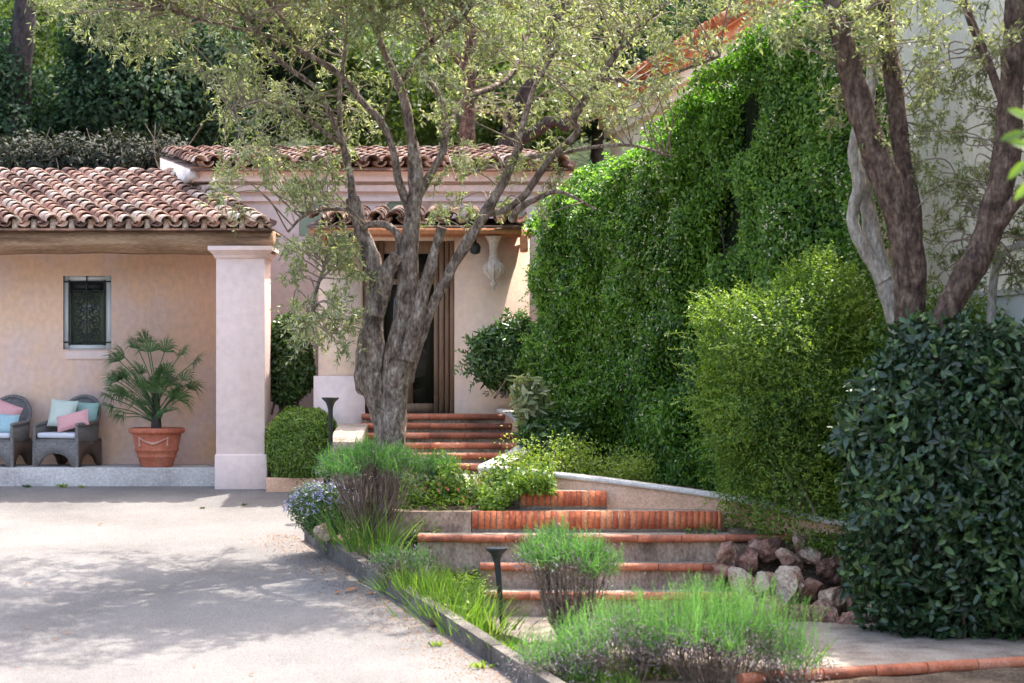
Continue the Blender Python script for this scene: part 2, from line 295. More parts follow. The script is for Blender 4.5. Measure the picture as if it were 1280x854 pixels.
# kerb line of the bed, in plan
def kx(Y): return -2.22+(21.3-Y)*(2.28/5.9)
mb=MB(); rows=[(-20,)]
V=[];Fq=[]
yy=[-20,0,8,13.5,15,17,19,21.3,22,23.6,24.45,24.9,25.0]
def dr(Y):
    if Y<=21.3: return kx(Y)
    if Y<=24.45: return -2.22-(Y-21.3)*.05
    return -2.4
for Y in yy: V+=[(-60,Y,zg(Y)),(-20,Y,zg(Y)),(-8,Y,zg(Y)),(dr(Y),Y,zg(Y))]
for j in range(len(yy)-1):
    for i in range(3): Fq.append((j*4+i,j*4+i+1,j*4+5+i,j*4+4+i))
single('driveway',MB().add(V,Fq),M['asphalt'],kind='structure')
# soil of the beds, as one rolling sheet
def soil(X,Y):
    k=kx(Y) if Y<21.3 else -2.22
    if -.3<X<gx(905,Y) and 16.5<Y<19.62: return -1.0
    if X>1.0 or (Y<19.3 and X>-.1):
        z=-.9 if Y<18.3 else (-.9+(Y-18.3)*1.0 if Y<19.1 else -.1)
        if Y>19.1: z=-.1+min((Y-19.1)*.12,.3)
        return z
    lo=zg(Y)+.05
    q=min(max((gx(560,19.4)-X)/.5,0),1); ya=19.42-1.1*q; yb=19.55+.2*q
    t=min(max((Y-ya)/(yb-ya),0),1); e=min(max((X-k)/.7,0),1); e=e*e*(3-2*e)
    return lo+(0.12-lo)*e*t
mb=MB(); xs=np.arange(-2.6,9.01,.1); ys=np.concatenate([np.arange(12.,26.4,.1)])
V=[];
for y in ys:
    k=(kx(y) if y<21.3 else -2.22)+.06
    for x in xs:
        xx=max(x,k) if x<3 else x
        V.append((xx,y,soil(xx,y)+.03*mnoise.noise(Vector((xx*3,y*3,0)))))
nx=len(xs); F=[(j*nx+i,j*nx+i+1,(j+1)*nx+i+1,(j+1)*nx+i) for j in range(len(ys)-1) for i in range(nx-1)]
single('bed_soil',mb.add(V,F),M['soil'],kind='structure',smooth=True)
# kerb of long stones
t=thing('bed_kerb',(kx(18),18,zg(18)),'long dark stone kerb edging the planted bed beside the driveway','kerb')
L0=np.array([kx(21.3),21.3]); L1=np.array([kx(10.),10.]); dv=(L1-L0)/np.linalg.norm(L1-L0); nv=np.array([-dv[1],dv[0]])
if nv[0]<0: nv=-nv
Ltot=np.linalg.norm(L1-L0); a=0
while a<Ltot:
    ln=.95; b=min(a+ln-.012,Ltot); p0=L0+dv*a; p1=L0+dv*b; j=random.uniform(-.006,.006); h=.15+random.uniform(-.008,.008)
    q=[p0+nv*(-.0+j),p1+nv*(j),p1+nv*(.11+j),p0+nv*(.11+j)]
    zt=[zg(x[1])+h for x in q]; zb=[zg(x[1])-.3 for x in q]
    part('kerb_stone',MB().prism(q,zb,zt,random.random()),M['kerb'],t,bevel=.008); a+=ln
# low terracotta coloured kerb at the back of the driveway
single('back_kerb',MB().box((gx(333,24.5),24.45,-.3),(gx(405,24.5),24.6,.13)),M['retain'],'low orange stucco kerb under the round clipped bush','kerb',bevel=.01)
# ------------------------------------------------------------------ steps
def step(parent,pl,pr,Yf,Yb,z,h,bow=0,riser='stone',dY=0,thick=2.0,nos=True):
    n=24; tt=np.linspace(-1,1,n+1); xl,xr=gx(pl,Yf),gx(pr,Yf)
    fx=xl+(xr-xl)*(tt+1)/2; fy=Yf-bow*(1-tt**2)+dY*(tt+1)/2
    base=z-h-.12
    pts=[(fx[i],fy[i]+.03) for i in range(n+1)]+[(xr,Yb),(xl,Yb)]
    s=part('step',MB().prism(pts,base,z-.002),M['tread'] if riser!='stone' else M['stone'],parent)
    tr=MB(); m=n+1
    Vt=[(fx[i],fy[i]+.005,z) for i in range(m)]+[(fx[i],Yb,z) for i in range(m)]
    part('tread',tr.add(Vt,[(i,i+1,m+i+1,m+i) for i in range(n)]),M['tread'],s)
    if riser=='brick':
        mbk=MB(); x=xl
        while x<xr-.02:
            wd=random.uniform(.055,.065); yy_=np.interp(x,fx,fy); o=random.uniform(-.004,.004)
            mbk.box((x+.003,yy_+o,z-h+.035),(min(x+wd-.004,xr),yy_+.05,z+.006+random.uniform(-.002,.002)),random.random()); x+=wd
        part('brick_course',mbk,M['brick'],s)
        part('mortar_bed',MB().box((xl,Yf+.012,z-h),(xr,Yf+.028,z-.004)),M['mortar'],s)
    elif nos:
        mbn=MB(); x=xl; sg=.42
        while x<xr-.03:
            x2=min(x+sg,xr); xx=np.linspace(x+.003,x2-.003,5); y_=np.interp(xx,fx,fy); jz=random.uniform(-.004,.004)
            mbn.tube(np.stack([xx,y_-.01,np.full(5,z-.028+jz)],1),.036,10,random.random()); x=x2
        part('nosing',mbn,M['nosing'],s,smooth=False)
    return s
t=thing('garden_steps',(gx(760,18.5),18.5,-.82),'flight of low terracotta edged garden steps in front, with two brick faced upper steps','steps')
# bottom landing, front edge slanted
fr=[(gx(925,15.0),15.02),(gx(960,15.1),15.13),(gx(1280,15.95),15.93),(gx(1420,16.3),16.3)]
s0=part('landing',MB().prism([(x,y+.03) for x,y in fr]+[(5.8,18.6),(-.3,18.6),(-.1,17.3),(.6,16.0)],-1.3,-.822),M['stone'],t)
Vt=[(x,y,-.819) for x,y in fr]+[(5.8,18.6,-.819),(-.3,18.6,-.819),(-.1,17.3,-.819),(.6,16.0,-.819)]
part('landing_surface',MB().add([(v[0],v[1]+.01,v[2]) for v in Vt],[tuple(range(8))]),M['tread'],s0)
mbn=MB(); fr_a=np.array(fr)
for i in range(3):
    a=fr_a[i]; b=fr_a[i+1]; n=max(1,int(np.linalg.norm(b-a)/.45))
    for k in range(n):
        q=np.array([a+(b-a)*((k+.01+.98*u)/n) for u in np.linspace(0,1,4)])
        mbn.tube(np.stack([q[:,0],q[:,1]-.01,np.full(4,-.865+random.uniform(-.002,.002))],1),.048,12,random.random())
part('nosing',mbn,M['nosing'],s0)
step(t,606,935,18.5,18.95,-.60,.22,bow=.04)
step(t,600,913,18.8,19.2,-.365,.235,bow=.04)
step(t,522,1015,19.05,19.6,-.115,.25,bow=.06)
step(t,590,901,19.35,19.9,.085,.2,riser='brick')
step(t,650,759,19.66,20.3,.26,.175,riser='brick')
# path between the two flights
pp=[(gx(652,19.72),19.7),(gx(757,19.72),19.7),(gx(700,22),21.2),(gx(650,23.1),23.1),(gx(450,23.1),23.1),(gx(470,21.8),22.0),(gx(565,20.4),20.4)]
single('garden_path',MB().prism(pp,-.3,.256),M['tread'],kind='structure')
t=thing('entrance_steps',(gx(550,24),24,.26),'upper flight of six terracotta edged steps rising to the wooden front door','steps')
for i in range(6):
    step(t,[452,452,450,450,452,452][i],[640,646,650,650,644,634][i],23.05+i*.31,25.0 if i==5 else 23.45+i*.31+.05,.26+.108*(i+1),.108,bow=.02)
# low bed wall right behind the kerb bed
single('bed_wall',MB().prism([(gx(476,19.5),19.6),(gx(500,19.4),19.38),(gx(589,19.4),19.36),(gx(589,19.4),19.6),(gx(480,19.7),19.8)],-1.0,.085),M['stone'],'low dark weathered stone wall behind the grass, in front of the olive trunk','wall',bevel=.02)
# volutes and retaining wall
def ribbon(mb,pts,zt,th,zb,capr=None):
    pts=np.asarray(pts,float); T=np.gradient(pts,axis=0); T=T/np.linalg.norm(T,axis=1)[:,None]; N=np.stack([-T[:,1],T[:,0]],1)*th/2
    n=len(pts); A=pts+N; B=pts-N
    V=[(A[i][0],A[i][1],zb) for i in range(n)]+[(B[i][0],B[i][1],zb) for i in range(n)]+[(A[i][0],A[i][1],zt[i]) for i in range(n)]+[(B[i][0],B[i][1],zt[i]) for i in range(n)]
    F=[]
    for i in range(n-1):
        F+=[(i,i+1,2*n+i+1,2*n+i),(n+i,3*n+i,3*n+i+1,n+i+1),(2*n+i,2*n+i+1,3*n+i+1,3*n+i)]
    F+=[(0,2*n,3*n,n),(n-1,2*n-1,4*n-1,3*n-1)]
    mb.add(V,F)
def capped(name,ctrl,th,zb,wallm,capm,label,cat):
    C=crom([(gx(p,Y),Y,gz(q,Y)) for p,q,Y in ctrl],8); pts=C[:,:2]; z=C[:,2]
    t=thing(name,(pts[0][0],pts[0][1],zb),label,cat)
    a=MB(); ribbon(a,pts,z-.045,th,zb); part('wall_body',a,wallm,t)
    b=MB(); n=len(pts); T=np.gradient(pts,axis=0); T=T/np.linalg.norm(T,axis=1)[:,None]; N=np.stack([-T[:,1],T[:,0]],1)*(th/2+.02)
    A=pts+N;B=pts-N
    V=[(*A[i],z[i]-.043) for i in range(n)]+[(*B[i],z[i]-.043) for i in range(n)]+[(*A[i],z[i]) for i in range(n)]+[(*B[i],z[i]) for i in range(n)]
    F=[]
    for i in range(n-1): F+=[(i,i+1,2*n+i+1,2*n+i),(n+i,3*n+i,3*n+i+1,n+i+1),(2*n+i,2*n+i+1,3*n+i+1,3*n+i),(i,n+i,n+i+1,i+1)]
    F+=[(0,2*n,3*n,n),(n-1,2*n-1,4*n-1,3*n-1)]
    part('coping',b.add(V,F),capm,t)
    return t
capped('retaining_wall',[(632,511,24.9),(652,520,24.2),(664,545,23.4),(652,562,22.4),(628,574,21.4),(612,583,20.75),(640,585,20.45),(760,598,20.0),(900,617,19.72),(960,628,19.35),(1020,645,19.0),(1080,655,18.9)],.2,-.9,M['retain'],M['cap'],'curved pink stucco retaining wall with pale coping climbing beside the steps','wall')
t=thing('stair_volute',P(436,550,23.4),'pale rounded stone cheek wall left of the entrance steps, behind the lavender','wall')
prof=[(0,.0)]+[(0,.25),(.0,.42),(.02,.5),(.08,.56),(.2,.58),(.32,.57),(.42,.6),(1.2,.68)]+[(1.2,0)]
y0=23.1; xa,xb=gx(415,23.3),gx(453,23.3)
V=[(xa,y0+p,.12+z) for p,z in prof]+[(xb,y0+p,.12+z) for p,z in prof]; n=len(prof)
mb=MB(); mb.add(V[:n],[tuple(range(n))]); mb.add(V[n:][::-1],[tuple(range(n))])
for i in range(n): j=(i+1)%n; mb.add([V[i],V[j],V[n+j],V[n+i]],[(0,1,2,3)])
part('cheek',mb,M['tread'],t,bevel=.015)

# ------------------------------------------------------------------ roof tiles
def tile_roof(mb,O,U,Vd,nu,nv,sp=.23,ex=.29,rad=.09,seed=1):
    g=random.Random(seed); O=np.array(O,float); U=unit(np.array(U,float)); Vd=unit(np.array(Vd,float)); Nn=unit(np.cross(U,Vd)); 
    if Nn[2]<0: Nn=-Nn
    k=7
    def one(c0,c1,r0,r1,sign,rv,jit):
        th=np.linspace(0,math.pi,k); pts=[]
        for c,r in ((c0,r0),(c1,r1)):
            for rr in (r,r-.014):
                for a in th: pts.append(c+U*(math.cos(a)*rr+jit)+Nn*(sign*math.sin(a)*rr*.92))
        F=[]
        for i in range(k-1):
            F+=[(i,i+1,2*k+i+1,2*k+i),(k+i,3*k+i,3*k+i+1,k+i+1),(i,k+i,k+i+1,i+1)]
        mb.add(pts,F,rv)
    for i in range(nu):
        cj=g.uniform(-.012,.012); sag=g.uniform(-.015,.01)
        for j in range(nv):
            c0=O+U*(sp*i+cj+sp/2)+Vd*(ex*j-.05+g.uniform(-.02,.02)+sag)+Nn*(.075+.022+g.uniform(-.004,.008))
            c1=c0+Vd*(ex+.1)-Nn*.03
            one(c0,c1,rad*1.1,rad*.9,1,min(1,max(0,g.gauss(.5,.28))),g.uniform(-.008,.008))
        for j in range(nv):
            c0=O+U*(sp*i+sp)+Vd*(ex*j-.02)+Nn*(.09+.01); c1=c0+Vd*(ex+.06)-Nn*.02
            one(c0,c1,rad*.9,rad*1.05,-1,g.uniform(0,.6),0)
    # underlay
    a=O+Nn*.0; L=U*(sp*nu+.05); H=Vd*(ex*nv)
    mb.add([a,a+L,a+L+H,a+H,a-Nn*.03,a+L-Nn*.03,a+L+H-Nn*.03,a+H-Nn*.03],[(0,1,2,3),(7,6,5,4),(0,4,5,1),(1,5,6,2),(3,2,6,7),(0,3,7,4)],.2)

# ------------------------------------------------------------------ porch house (left)
FZ=.23
ph=thing('porch_house',(-6,25.9,0),'peach stucco porch on the left with tiled roof, timber beam and square column','house')
YW=25.9; wl,wr=gx(79,YW),gx(139,YW); wt,wb=gz(345,YW),gz(437,YW)
mb=MB(); X0,X1=-9.5,gx(290,YW)
def wallq(mb,x0,x1,z0,z1,Y,th=.25): mb.box((x0,Y,z0),(x1,Y+th,z1))
gxs=[X0,wl,wr,X1]; gzs=[FZ-.05,wb,wt,3.3]; V=[(a,YW+o,b) for o in (0,.25) for b in gzs for a in gxs]
F=[]
for j in range(3):
    for i in range(3):
        if (i,j)!=(1,1): F+=[(j*4+i,j*4+i+1,j*4+i+5,j*4+i+4),(16+j*4+i,16+j*4+i+4,16+j*4+i+5,16+j*4+i+1)]
F+=[(5,21,22,6),(9,10,26,25),(5,9,25,21),(6,22,26,10),(3,19,23,7),(7,23,27,11),(11,27,31,15)]
mb.add(V,F)
part('wall',mb,M['porch_wall'],ph)
part('plinth',MB().box((-9.5,24.9,-.4),(gx(270,24.9),26.4,FZ)),M['plinth'],ph,bevel=.012)
# column
xc0,xc1=gx(270,24.7),gx(331,24.7); cz=gz(322,24.7); Yc=24.7; cd=xc1-xc0
c=part('column',MB().box((xc0,Yc,gz(572,Yc)),(xc1,Yc+cd,cz)),M['trim'],ph,bevel=.01)
part('column_base',MB().box((xc0-.015,Yc-.03,-.1),(xc1+.035,Yc+cd+.03,gz(568,Yc))),M['trim'],c,bevel=.02)
mb=MB(); prf=[(.0,0),(.02,.02),(.03,.05),(.07,.09),(.09,.11),(.09,.16)]
cxm,cym=(xc0+xc1)/2,Yc+cd/2
for i in range(len(prf)-1):
    a,b=prf[i],prf[i+1]; ha,hb=cd/2+a[0],cd/2+b[0]
    Va=[(cxm+sx*ha,cym+sy*ha,cz-.02+a[1]) for sx,sy in ((-1,-1),(1,-1),(1,1),(-1,1))]; Vb=[(cxm+sx*hb,cym+sy*hb,cz-.02+b[1]) for sx,sy in ((-1,-1),(1,-1),(1,1),(-1,1))]
    mb.add(Va+Vb,[(0,1,5,4),(1,2,6,5),(2,3,7,6),(3,0,4,7)])
mb.add(Vb,[(0,1,2,3)])
part('capital',mb,M['trim'],c)
bz0,bz1=gz(316,24.75),gz(288,24.75)
xs=np.linspace(-9.5,gx(341,24.8),40); mb=MB()
for i in range(39):
    w0=.008*math.sin(xs[i]*2.1)+.005*math.sin(xs[i]*7); w1=.008*math.sin(xs[i+1]*2.1)+.005*math.sin(xs[i+1]*7)
    V=[(xs[i],24.78,bz0+w0),(xs[i+1],24.78,bz0+w1),(xs[i+1],25.1,bz0+w1),(xs[i],25.1,bz0+w0),(xs[i],24.78,bz1),(xs[i+1],24.78,bz1),(xs[i+1],25.1,bz1),(xs[i],25.1,bz1)]
    F=[(0,3,2,1),(4,5,6,7),(0,1,5,4),(2,3,7,6)]
    if i==38: F.append((1,2,6,5))
    mb.add(V,F)
part('beam',mb,M['beam'],ph)
sv=np.array([-1.7,3.2,.93]); eO=np.array([-11.0,24.72,gz(286,24.72)]); wid=gx(338,24.72)-eO[0]
mb=MB(); nu=int(wid/.235); tile_roof(mb,eO,(1,0,0),sv,nu,17,sp=wid/nu,ex=.22,seed=3)
for i in range(nu):
    x=eO[0]+(i+.5)*wid/nu; mb.box((x-.035,24.73,eO[2]-.02),(x+.035,24.8,eO[2]+.12),.8)
rf=part('roof',mb,M['tile'],ph)
part('rafter_boards',MB().box((-9.5,25.12,eO[2]-.03),(gx(336,24.6),25.9,eO[2]+.0)),M['beam'],ph)
# window
wd=part('window',MB().box((wl,YW+.14,wb),(wr,YW+.16,wt)),M['glass'],ph)
fm=MB(); q=.045
fm.box((wl,YW+.04,wb),(wl+.075,YW+.14,wt)); fm.box((wr-.075,YW+.04,wb),(wr,YW+.14,wt)); fm.box((wl+.075,YW+.04,wb),(wr-.075,YW+.14,wb+.06)); fm.box((wl+.075,YW+.04,wt-.06),(wr-.075,YW+.14,wt))
part('window_frame',fm,M['frame'],wd)
part('window_sill',MB().box((gx(82,YW),YW-.03,gz(449,YW)),(gx(137,YW),YW+.02,gz(439,YW))),M['trim'],wd,bevel=.006)
gl=MB(); Yg=YW+.02; gx0,gx1=gx(86,YW),gx(130,YW); gt,gb=gz(352,YW),gz(431,YW); gm=(gx0+gx1)/2; wv=gx1-gx0; hh=gt-gb
def rod(p,q,r=.008): gl.tube([ (p[0],Yg,p[1]),(q[0],Yg,q[1]) ],r,6)
for x in (gx0,gx1): rod((x,gb-.01),(x,gt+.02),.011)
rod((gm,gb),(gm,gt+.08),.011)
for z in (gb+.03,gt-.0): rod((wl-.0,z),(wr+.0,z),.009)
for z in (gt-.12,): rod((gx0,z),(gx1,z),.009)
def scroll(cx,cz,r,s,tn=1.6,ph0=0):
    th=np.linspace(0,tn*2*math.pi,26); rr=r*(1-th/th[-1]*.8)
    gl.tube(np.stack([cx+s*np.cos(th+ph0)*rr,np.full(26,Yg),cz+np.sin(th+ph0)*rr],1),.0075,5)
zb_=gb+.03; zt_=gt-.12; dz=(zt_-zb_)/4
for k in range(4):
    for s in (-1,1):
        scroll(gm+s*wv*.24,zb_+dz*(k+.32),wv*.2,s,1.5,math.pi/2); scroll(gm+s*wv*.24,zb_+dz*(k+.74),wv*.17,s,1.4,-math.pi/2)
        scroll(gm+s*wv*.09,zb_+dz*(k+.5),wv*.08,-s,1.3,0)
for s in (-1,1):
    th=np.linspace(0,math.pi*4,40); gl.tube(np.stack([gm+s*wv*.25*np.abs(np.sin(th/2)),np.full(40,Yg-.006),zb_+(zt_-zb_)*th/th[-1]],1),.006,5)
part('window_grille',gl,M['iron'],wd)
part('window_blind',MB().box((gx0+.01,YW+.05,gt-.12),(gx1-.01,YW+.065,gt)),M['iron'],wd)

# ------------------------------------------------------------------ main house
mh=thing('main_house',(-1.5,26.5,0),'pale pink house in the middle with tiled entrance canopy and wooden door','house')
Y=26.5; xl=gx(262,Y); xr=gx(720,Y); zt=gz(226,Y)
V=[(xl,Y),(xr,Y),(xr,32),(xl-1.75,32)]
part('wall',MB().prism(V,-.2,zt),M['main_wall'],mh)
# cornices
mb=MB()
for (o,z0,z1) in ((.05,gz(252,Y),gz(247,Y)),(.08,gz(240,Y),gz(232,Y)),(.16,gz(228,Y),gz(216,Y)),):
    mb.prism([(xl-o*1.1,Y-o),(xr,Y-o),(xr,31.9),(xl-1.7-o,31.9)],z0,z1)
part('cornice',mb,M['trim'],mh)
part('fascia',MB().prism([(xl-.2,Y-.22),(xr,Y-.22),(xr,31.9),(xl-1.95,31.9)],gz(216,Y)+.002,gz(211,Y)),M['orange'],mh)
eO=np.array([xl-.2,Y-.3,gz(211,Y-.3)]); wid=gx(712,Y)-eO[0]; nu=int(wid/.22)
mb=MB(); tile_roof(mb,eO,(1,0,0),(-.85,2.6,.42),nu,10,sp=wid/nu,seed=9)
part('roof',mb,M['tile'],mh)
# gable strip under left verge
mb=MB(); a=np.array([xl-.22,Y-.24,gz(214,Y)]); b=a+np.array([-.85,2.6,.42])*1.02
mb.add([a,b,b-np.array([0,0,.75]),a-np.array([0,0,.12]),a+np.array([.1,0,0]),b+np.array([.1,0,0]),b-np.array([-.1,0,.75]),a-np.array([-.1,0,.12])],[(0,1,2,3),(7,6,5,4),(0,4,5,1),(1,5,6,2),(2,6,7,3),(3,7,4,0)])
part('gable_end',mb,M['plinth'],mh)
# entrance block with door opening
Ye=24.95; el,er=gx(398,Ye),gx(662,Ye); dl,dr_=gx(452,Ye),gx(568,Ye); dt=gz(300,Ye); db=.91; et=gz(281,Ye)
mb=MB(); mb.box((el,Ye,-.2),(dl,Y,et)); mb.box((dr_,Ye,-.2),(er,Y,et)); mb.box((dl,Ye,dt),(dr_,Y,et))
part('entrance_block',mb,M['entry_wall'],mh)
part('lintel_band',MB().box((el-.02,Ye-.03,gz(297,Ye)),(er+.02,Ye-.002,gz(288,Ye))),M['orange'],mh)
dY=Ye+.22
d=part('door',MB().box((dl+.1,dY+.05,db+.02),(dr_-.1,dY+.09,dt)),M['door_glass'],mh)
mb=MB(); 
for x in (dl,dr_-.27):
    for k in range(4): mb.box((x+k*.0675+.006,dY-.03-.02*(k%2),db),(x+k*.0675+.062,dY+.05,dt))
mb.box((dl+.27,dY-.03,dt-.16),(dr_-.27,dY+.05,dt)); mb.box((dl+.27,dY-.0,db),(dr_-.27,dY+.05,db+.12))
mb.box(((dl+dr_)/2-.05,dY,db+.12),((dl+dr_)/2+.05,dY+.05,dt-.16)); mb.box((dl+.27,dY,dt-.55),(dr_-.27,dY+.045,dt-.48))
part('door_frame',mb,M['wood'],d)
part('door_handle',MB().tube([((dl+dr_)/2+.02,dY-.03,db+1.0),((dl+dr_)/2+.02,dY-.03,db+1.15)],.012,8),M['iron'],d)
eO=np.array([gx(384,24.45),24.4,gz(282,24.4)]); wid=gx(650,24.4)-eO[0]; nu=int(wid/.22)
mb=MB(); tile_roof(mb,eO,(1,0,0),(0,1.55,.2),nu,6,sp=wid/nu,ex=.27,seed=21)
cr=part('canopy_roof',mb,M['tile'],mh)
part('canopy_soffit',MB().box((gx(386,24.45),24.46,eO[2]-.09),(gx(652,24.45),25.0,eO[2]-.03)),M['orange'],cr)
for p_ in (402,655):
    x=gx(p_,24.6); part('bracket',MB().box((x-.05,24.62,eO[2]-.3),(x+.05,24.96,eO[2]-.092)),M['orange'],cr,bevel=.02)
# small arched openings beneath the cornice
for p_ in (392,500,636):
    cx,cz_=gx(p_,Y),gz(262,Y); th=np.linspace(0,math.pi,12); pts=[(cx+.19*math.cos(a),cz_+.16*math.sin(a)) for a in th]+[(cx-.19,cz_-.35),(cx+.19,cz_-.35)]
    V=[(x,Y-.012,z) for x,z in pts]; part('arched_window',MB().add(V[::-1],[tuple(range(len(V)))]),M['glass'],mh)
    part('arch_trim',MB().tube([(cx+.205*math.cos(a),Y-.01,cz_+.175*math.sin(a)) for a in th],.02,6),M['trim'],mh)
part('rendered_panel',MB().box((gx(508,Y),Y-.03,gz(262,Y)),(gx(536,Y),Y-.003,gz(222,Y))),M['trim'],mh)
part('wall_base',MB().box((gx(392,24.9),24.9,-.1),(gx(456,24.9),24.94,gz(470,24.9))),M['trim'],mh)
# ------------------------------------------------------------------ big house (right)
bh=thing('tall_house',(4,24,0),'tall pale house with orange roof tiles at the right behind the tall green hedge','house')
def fx_(Y): return 3.55+(26-Y)*.172
ez=6.28; Y0,Y1=36.2,12.5
mb=MB(); mb.prism([(fx_(Y0),Y0),(fx_(Y1),Y1),(fx_(Y1)+9,Y1),(fx_(Y0)+9,Y0)],-1.5,ez-.25); part('wall',mb,M['big_wall'],bh)
mb=MB()
for o,z0,z1 in ((.12,ez-.62,ez-.45),(.22,ez-.448,ez-.25)): mb.prism([(fx_(Y0)-o,Y0+o),(fx_(Y1)-o,Y1),(fx_(Y1)+1,Y1),(fx_(Y0)+1,Y0+o)],z0,z1)
part('cornice',mb,M['big_wall'],bh)
part('fascia',MB().prism([(fx_(Y0)-.32,Y0+.3),(fx_(Y1)-.32,Y1),(fx_(Y1)+.8,Y1),(fx_(Y0)+.8,Y0+.3)],ez-.248,ez-.08),M['tile_orange'],bh)
U=unit(np.array([fx_(Y1)-fx_(Y0),Y1-Y0,0.])); Vd=np.array([-U[1],U[0],0.]); Vd=Vd if Vd[0]>0 else -Vd; Vd=Vd+np.array([0,0,.34])
Lr=math.hypot(fx_(Y1)-fx_(Y0),Y1-Y0); nu=int(Lr/.25)
mb=MB(); tile_roof(mb,(fx_(Y0)-.42,Y0+.3,ez-.1),U,Vd,nu,7,sp=.25,rad=.1,seed=33); part('roof',mb,M['tile_orange'],bh)
mb=MB(); 
for yy0,yy1 in ((22.6,22.0),): mb.prism([(fx_(yy0)-.08,yy0),(fx_(yy1)-.08,yy1),(fx_(yy1)+.1,yy1),(fx_(yy0)+.1,yy0)],-1,ez-.7)
part('pilaster',mb,M['tan'],bh)
mb=MB(); mb.prism([(fx_(19.9)-.04,19.9),(fx_(17)-.04,17),(fx_(17)+.1,17),(fx_(19.9)+.1,19.9)],-1,gz(372,19.5)); part('wall_base',mb,M['frame'],bh)
mb=MB(); mb.prism([(fx_(19.9)-.09,19.9),(fx_(17)-.09,17),(fx_(17)+.1,17),(fx_(19.9)+.1,19.9)],gz(372,19.5)+.002,gz(368,19.5)+.03); part('base_moulding',mb,M['plinth'],bh)

# ------------------------------------------------------------------ things on the porch
def pot_at(c):
    t=thing('terracotta_pot',c,'large terracotta pot with festoon relief and rolled rim on the porch edge','plant pot')
    k=.36/.345
    part('pot_body',MB().lathe(c,[(.19,0),(.2,.01),(.235,.12),(.25,.125),(.25,.14),(.242,.15),(.265,.2),(.278,.205),(.278,.225),(.268,.235),(.31,.42),(.30,.425)],40),M['pot'],t,smooth=False)
    part('rim',MB().lathe(c,[(.30,.42),(.335,.425),(.352,.44),(.355,.46),(.348,.485),(.33,.495),(.3,.49),(.29,.45),(.28,.44)],40),M['pot'],t,smooth=True)
    mb=MB()
    for s in (-1,1):
        a=np.linspace(-.05*s-math.pi/2,s*.62-math.pi/2,14); 
        z=.37-.075*np.sin(np.linspace(math.pi/2 if 1 else 0,math.pi,14)); z=.30+.075*np.linspace(0,1,14)**1.6
        rr=.272+ (z-.235)*.227+.002
        mb.tube(np.stack([c[0]+rr*np.cos(a),c[1]+rr*np.sin(a),c[2]+z],1),np.linspace(.017,.008,14),7)
        ae=s*.64-math.pi/2
        mb.tube([(c[0]+.308*math.cos(ae),c[1]+.308*math.sin(ae),c[2]+.385),(c[0]+.292*math.cos(ae),c[1]+.292*math.sin(ae),c[2]+.31),(c[0]+.288*math.cos(ae),c[1]+.288*math.sin(ae),c[2]+.27)],[.008,.011,.018],7)
    part('festoon',mb,M['relief'],t,smooth=True)
    return t
pc=(gx(196,25.2),25.2,FZ); pot_at(pc)
part('pot_soil',MB().lathe((pc[0],pc[1],pc[2]+.43),[(.29,0),(.29,.012)],24),M['soil'],[o for o in COL.objects if o.name=='terracotta_pot'][0])
# fan palm
t=thing('fan_palm',(pc[0],pc[1],pc[2]+.44),'spiky green fan palm growing in the terracotta pot','palm')
st=MB(); st.tube([(pc[0],pc[1],FZ+.4),(pc[0]-.02,pc[1],FZ+.75),(pc[0]-.03,pc[1],FZ+1.05)],[.06,.055,.04],9,rough=.5)
fr_=MB()
def frond(tip,base,nl=22,L=.36,face=None):
    base=np.array(base); tip=np.array(tip); d=unit(tip-base); mid=(base+tip)/2+np.array([0,0,.04]); C=crom([base,mid,tip],5)
    fr_.tube(C,[.007]*len(C),5,.6,cap=False)
    side=unit(np.cross(d,np.array([0,0,1.])+.001)); nrm=unit(np.cross(side,d)); nrm=unit(nrm+rng.normal(size=3)*.35); side=unit(np.cross(d,nrm))
    for a in np.linspace(-1.35,1.35,nl):
        a2=a+rng.normal()*.04; dd=d*math.cos(a2)+side*math.sin(a2)+nrm*rng.normal()*.05; l=L*(1-.22*abs(a)/1.35)*rng.uniform(.88,1.08)
        p=np.array([tip,tip+dd*l*.55,tip+dd*l+np.array([0,0,-.06-.05*abs(a)])]); wv_=np.cross(dd,nrm)*.0065
        V=[p[0]-wv_*.35,p[0]+wv_*.35,p[1]+wv_,p[1]-wv_,p[2]]
        r_=rng.uniform(); fr_.add([V[0],V[1],V[2],V[3]],[(0,1,2,3)],r_); fr_.add([V[3],V[2],V[4]],[(0,1,2)],r_)
fl=[(178,428,.1),(190,440,-.2),(165,435,.2),(205,440,0),(150,445,0),(140,452,.2),(245,455,-.1),(222,445,.2),(157,473,-.1),(140,480,.1),(210,470,-.25),(228,478,.1),(240,490,-.1),(150,495,-.2),(130,502,.1),(165,500,-.3),(185,490,-.35),(200,495,-.3),(140,515,-.1),(155,522,-.2),(215,500,.1),(228,505,-.2),(178,470,-.2),(192,478,.3),(170,485,.3),(180,512,-.25),(135,498,.3),(205,485,.3)]
for _ in range(20): fl.append((rng.uniform(140,232),rng.uniform(468,528),rng.uniform(-.35,.25)))
for px_,py_,dy in fl:
    tp=P(186+(px_-184)*.92,468+(py_-470)*.92,25.2)+np.array([0,dy,0]); b0=(pc[0]-.02+rng.normal()*.02,pc[1],FZ+.55+max(0,(500-py_))*.0055)
    frond(tp,b0,L=.30 if py_<470 else .29,nl=30)
part('stem',st,M['bark_dark'],t); part('fronds',fr_,M['palm'],t)

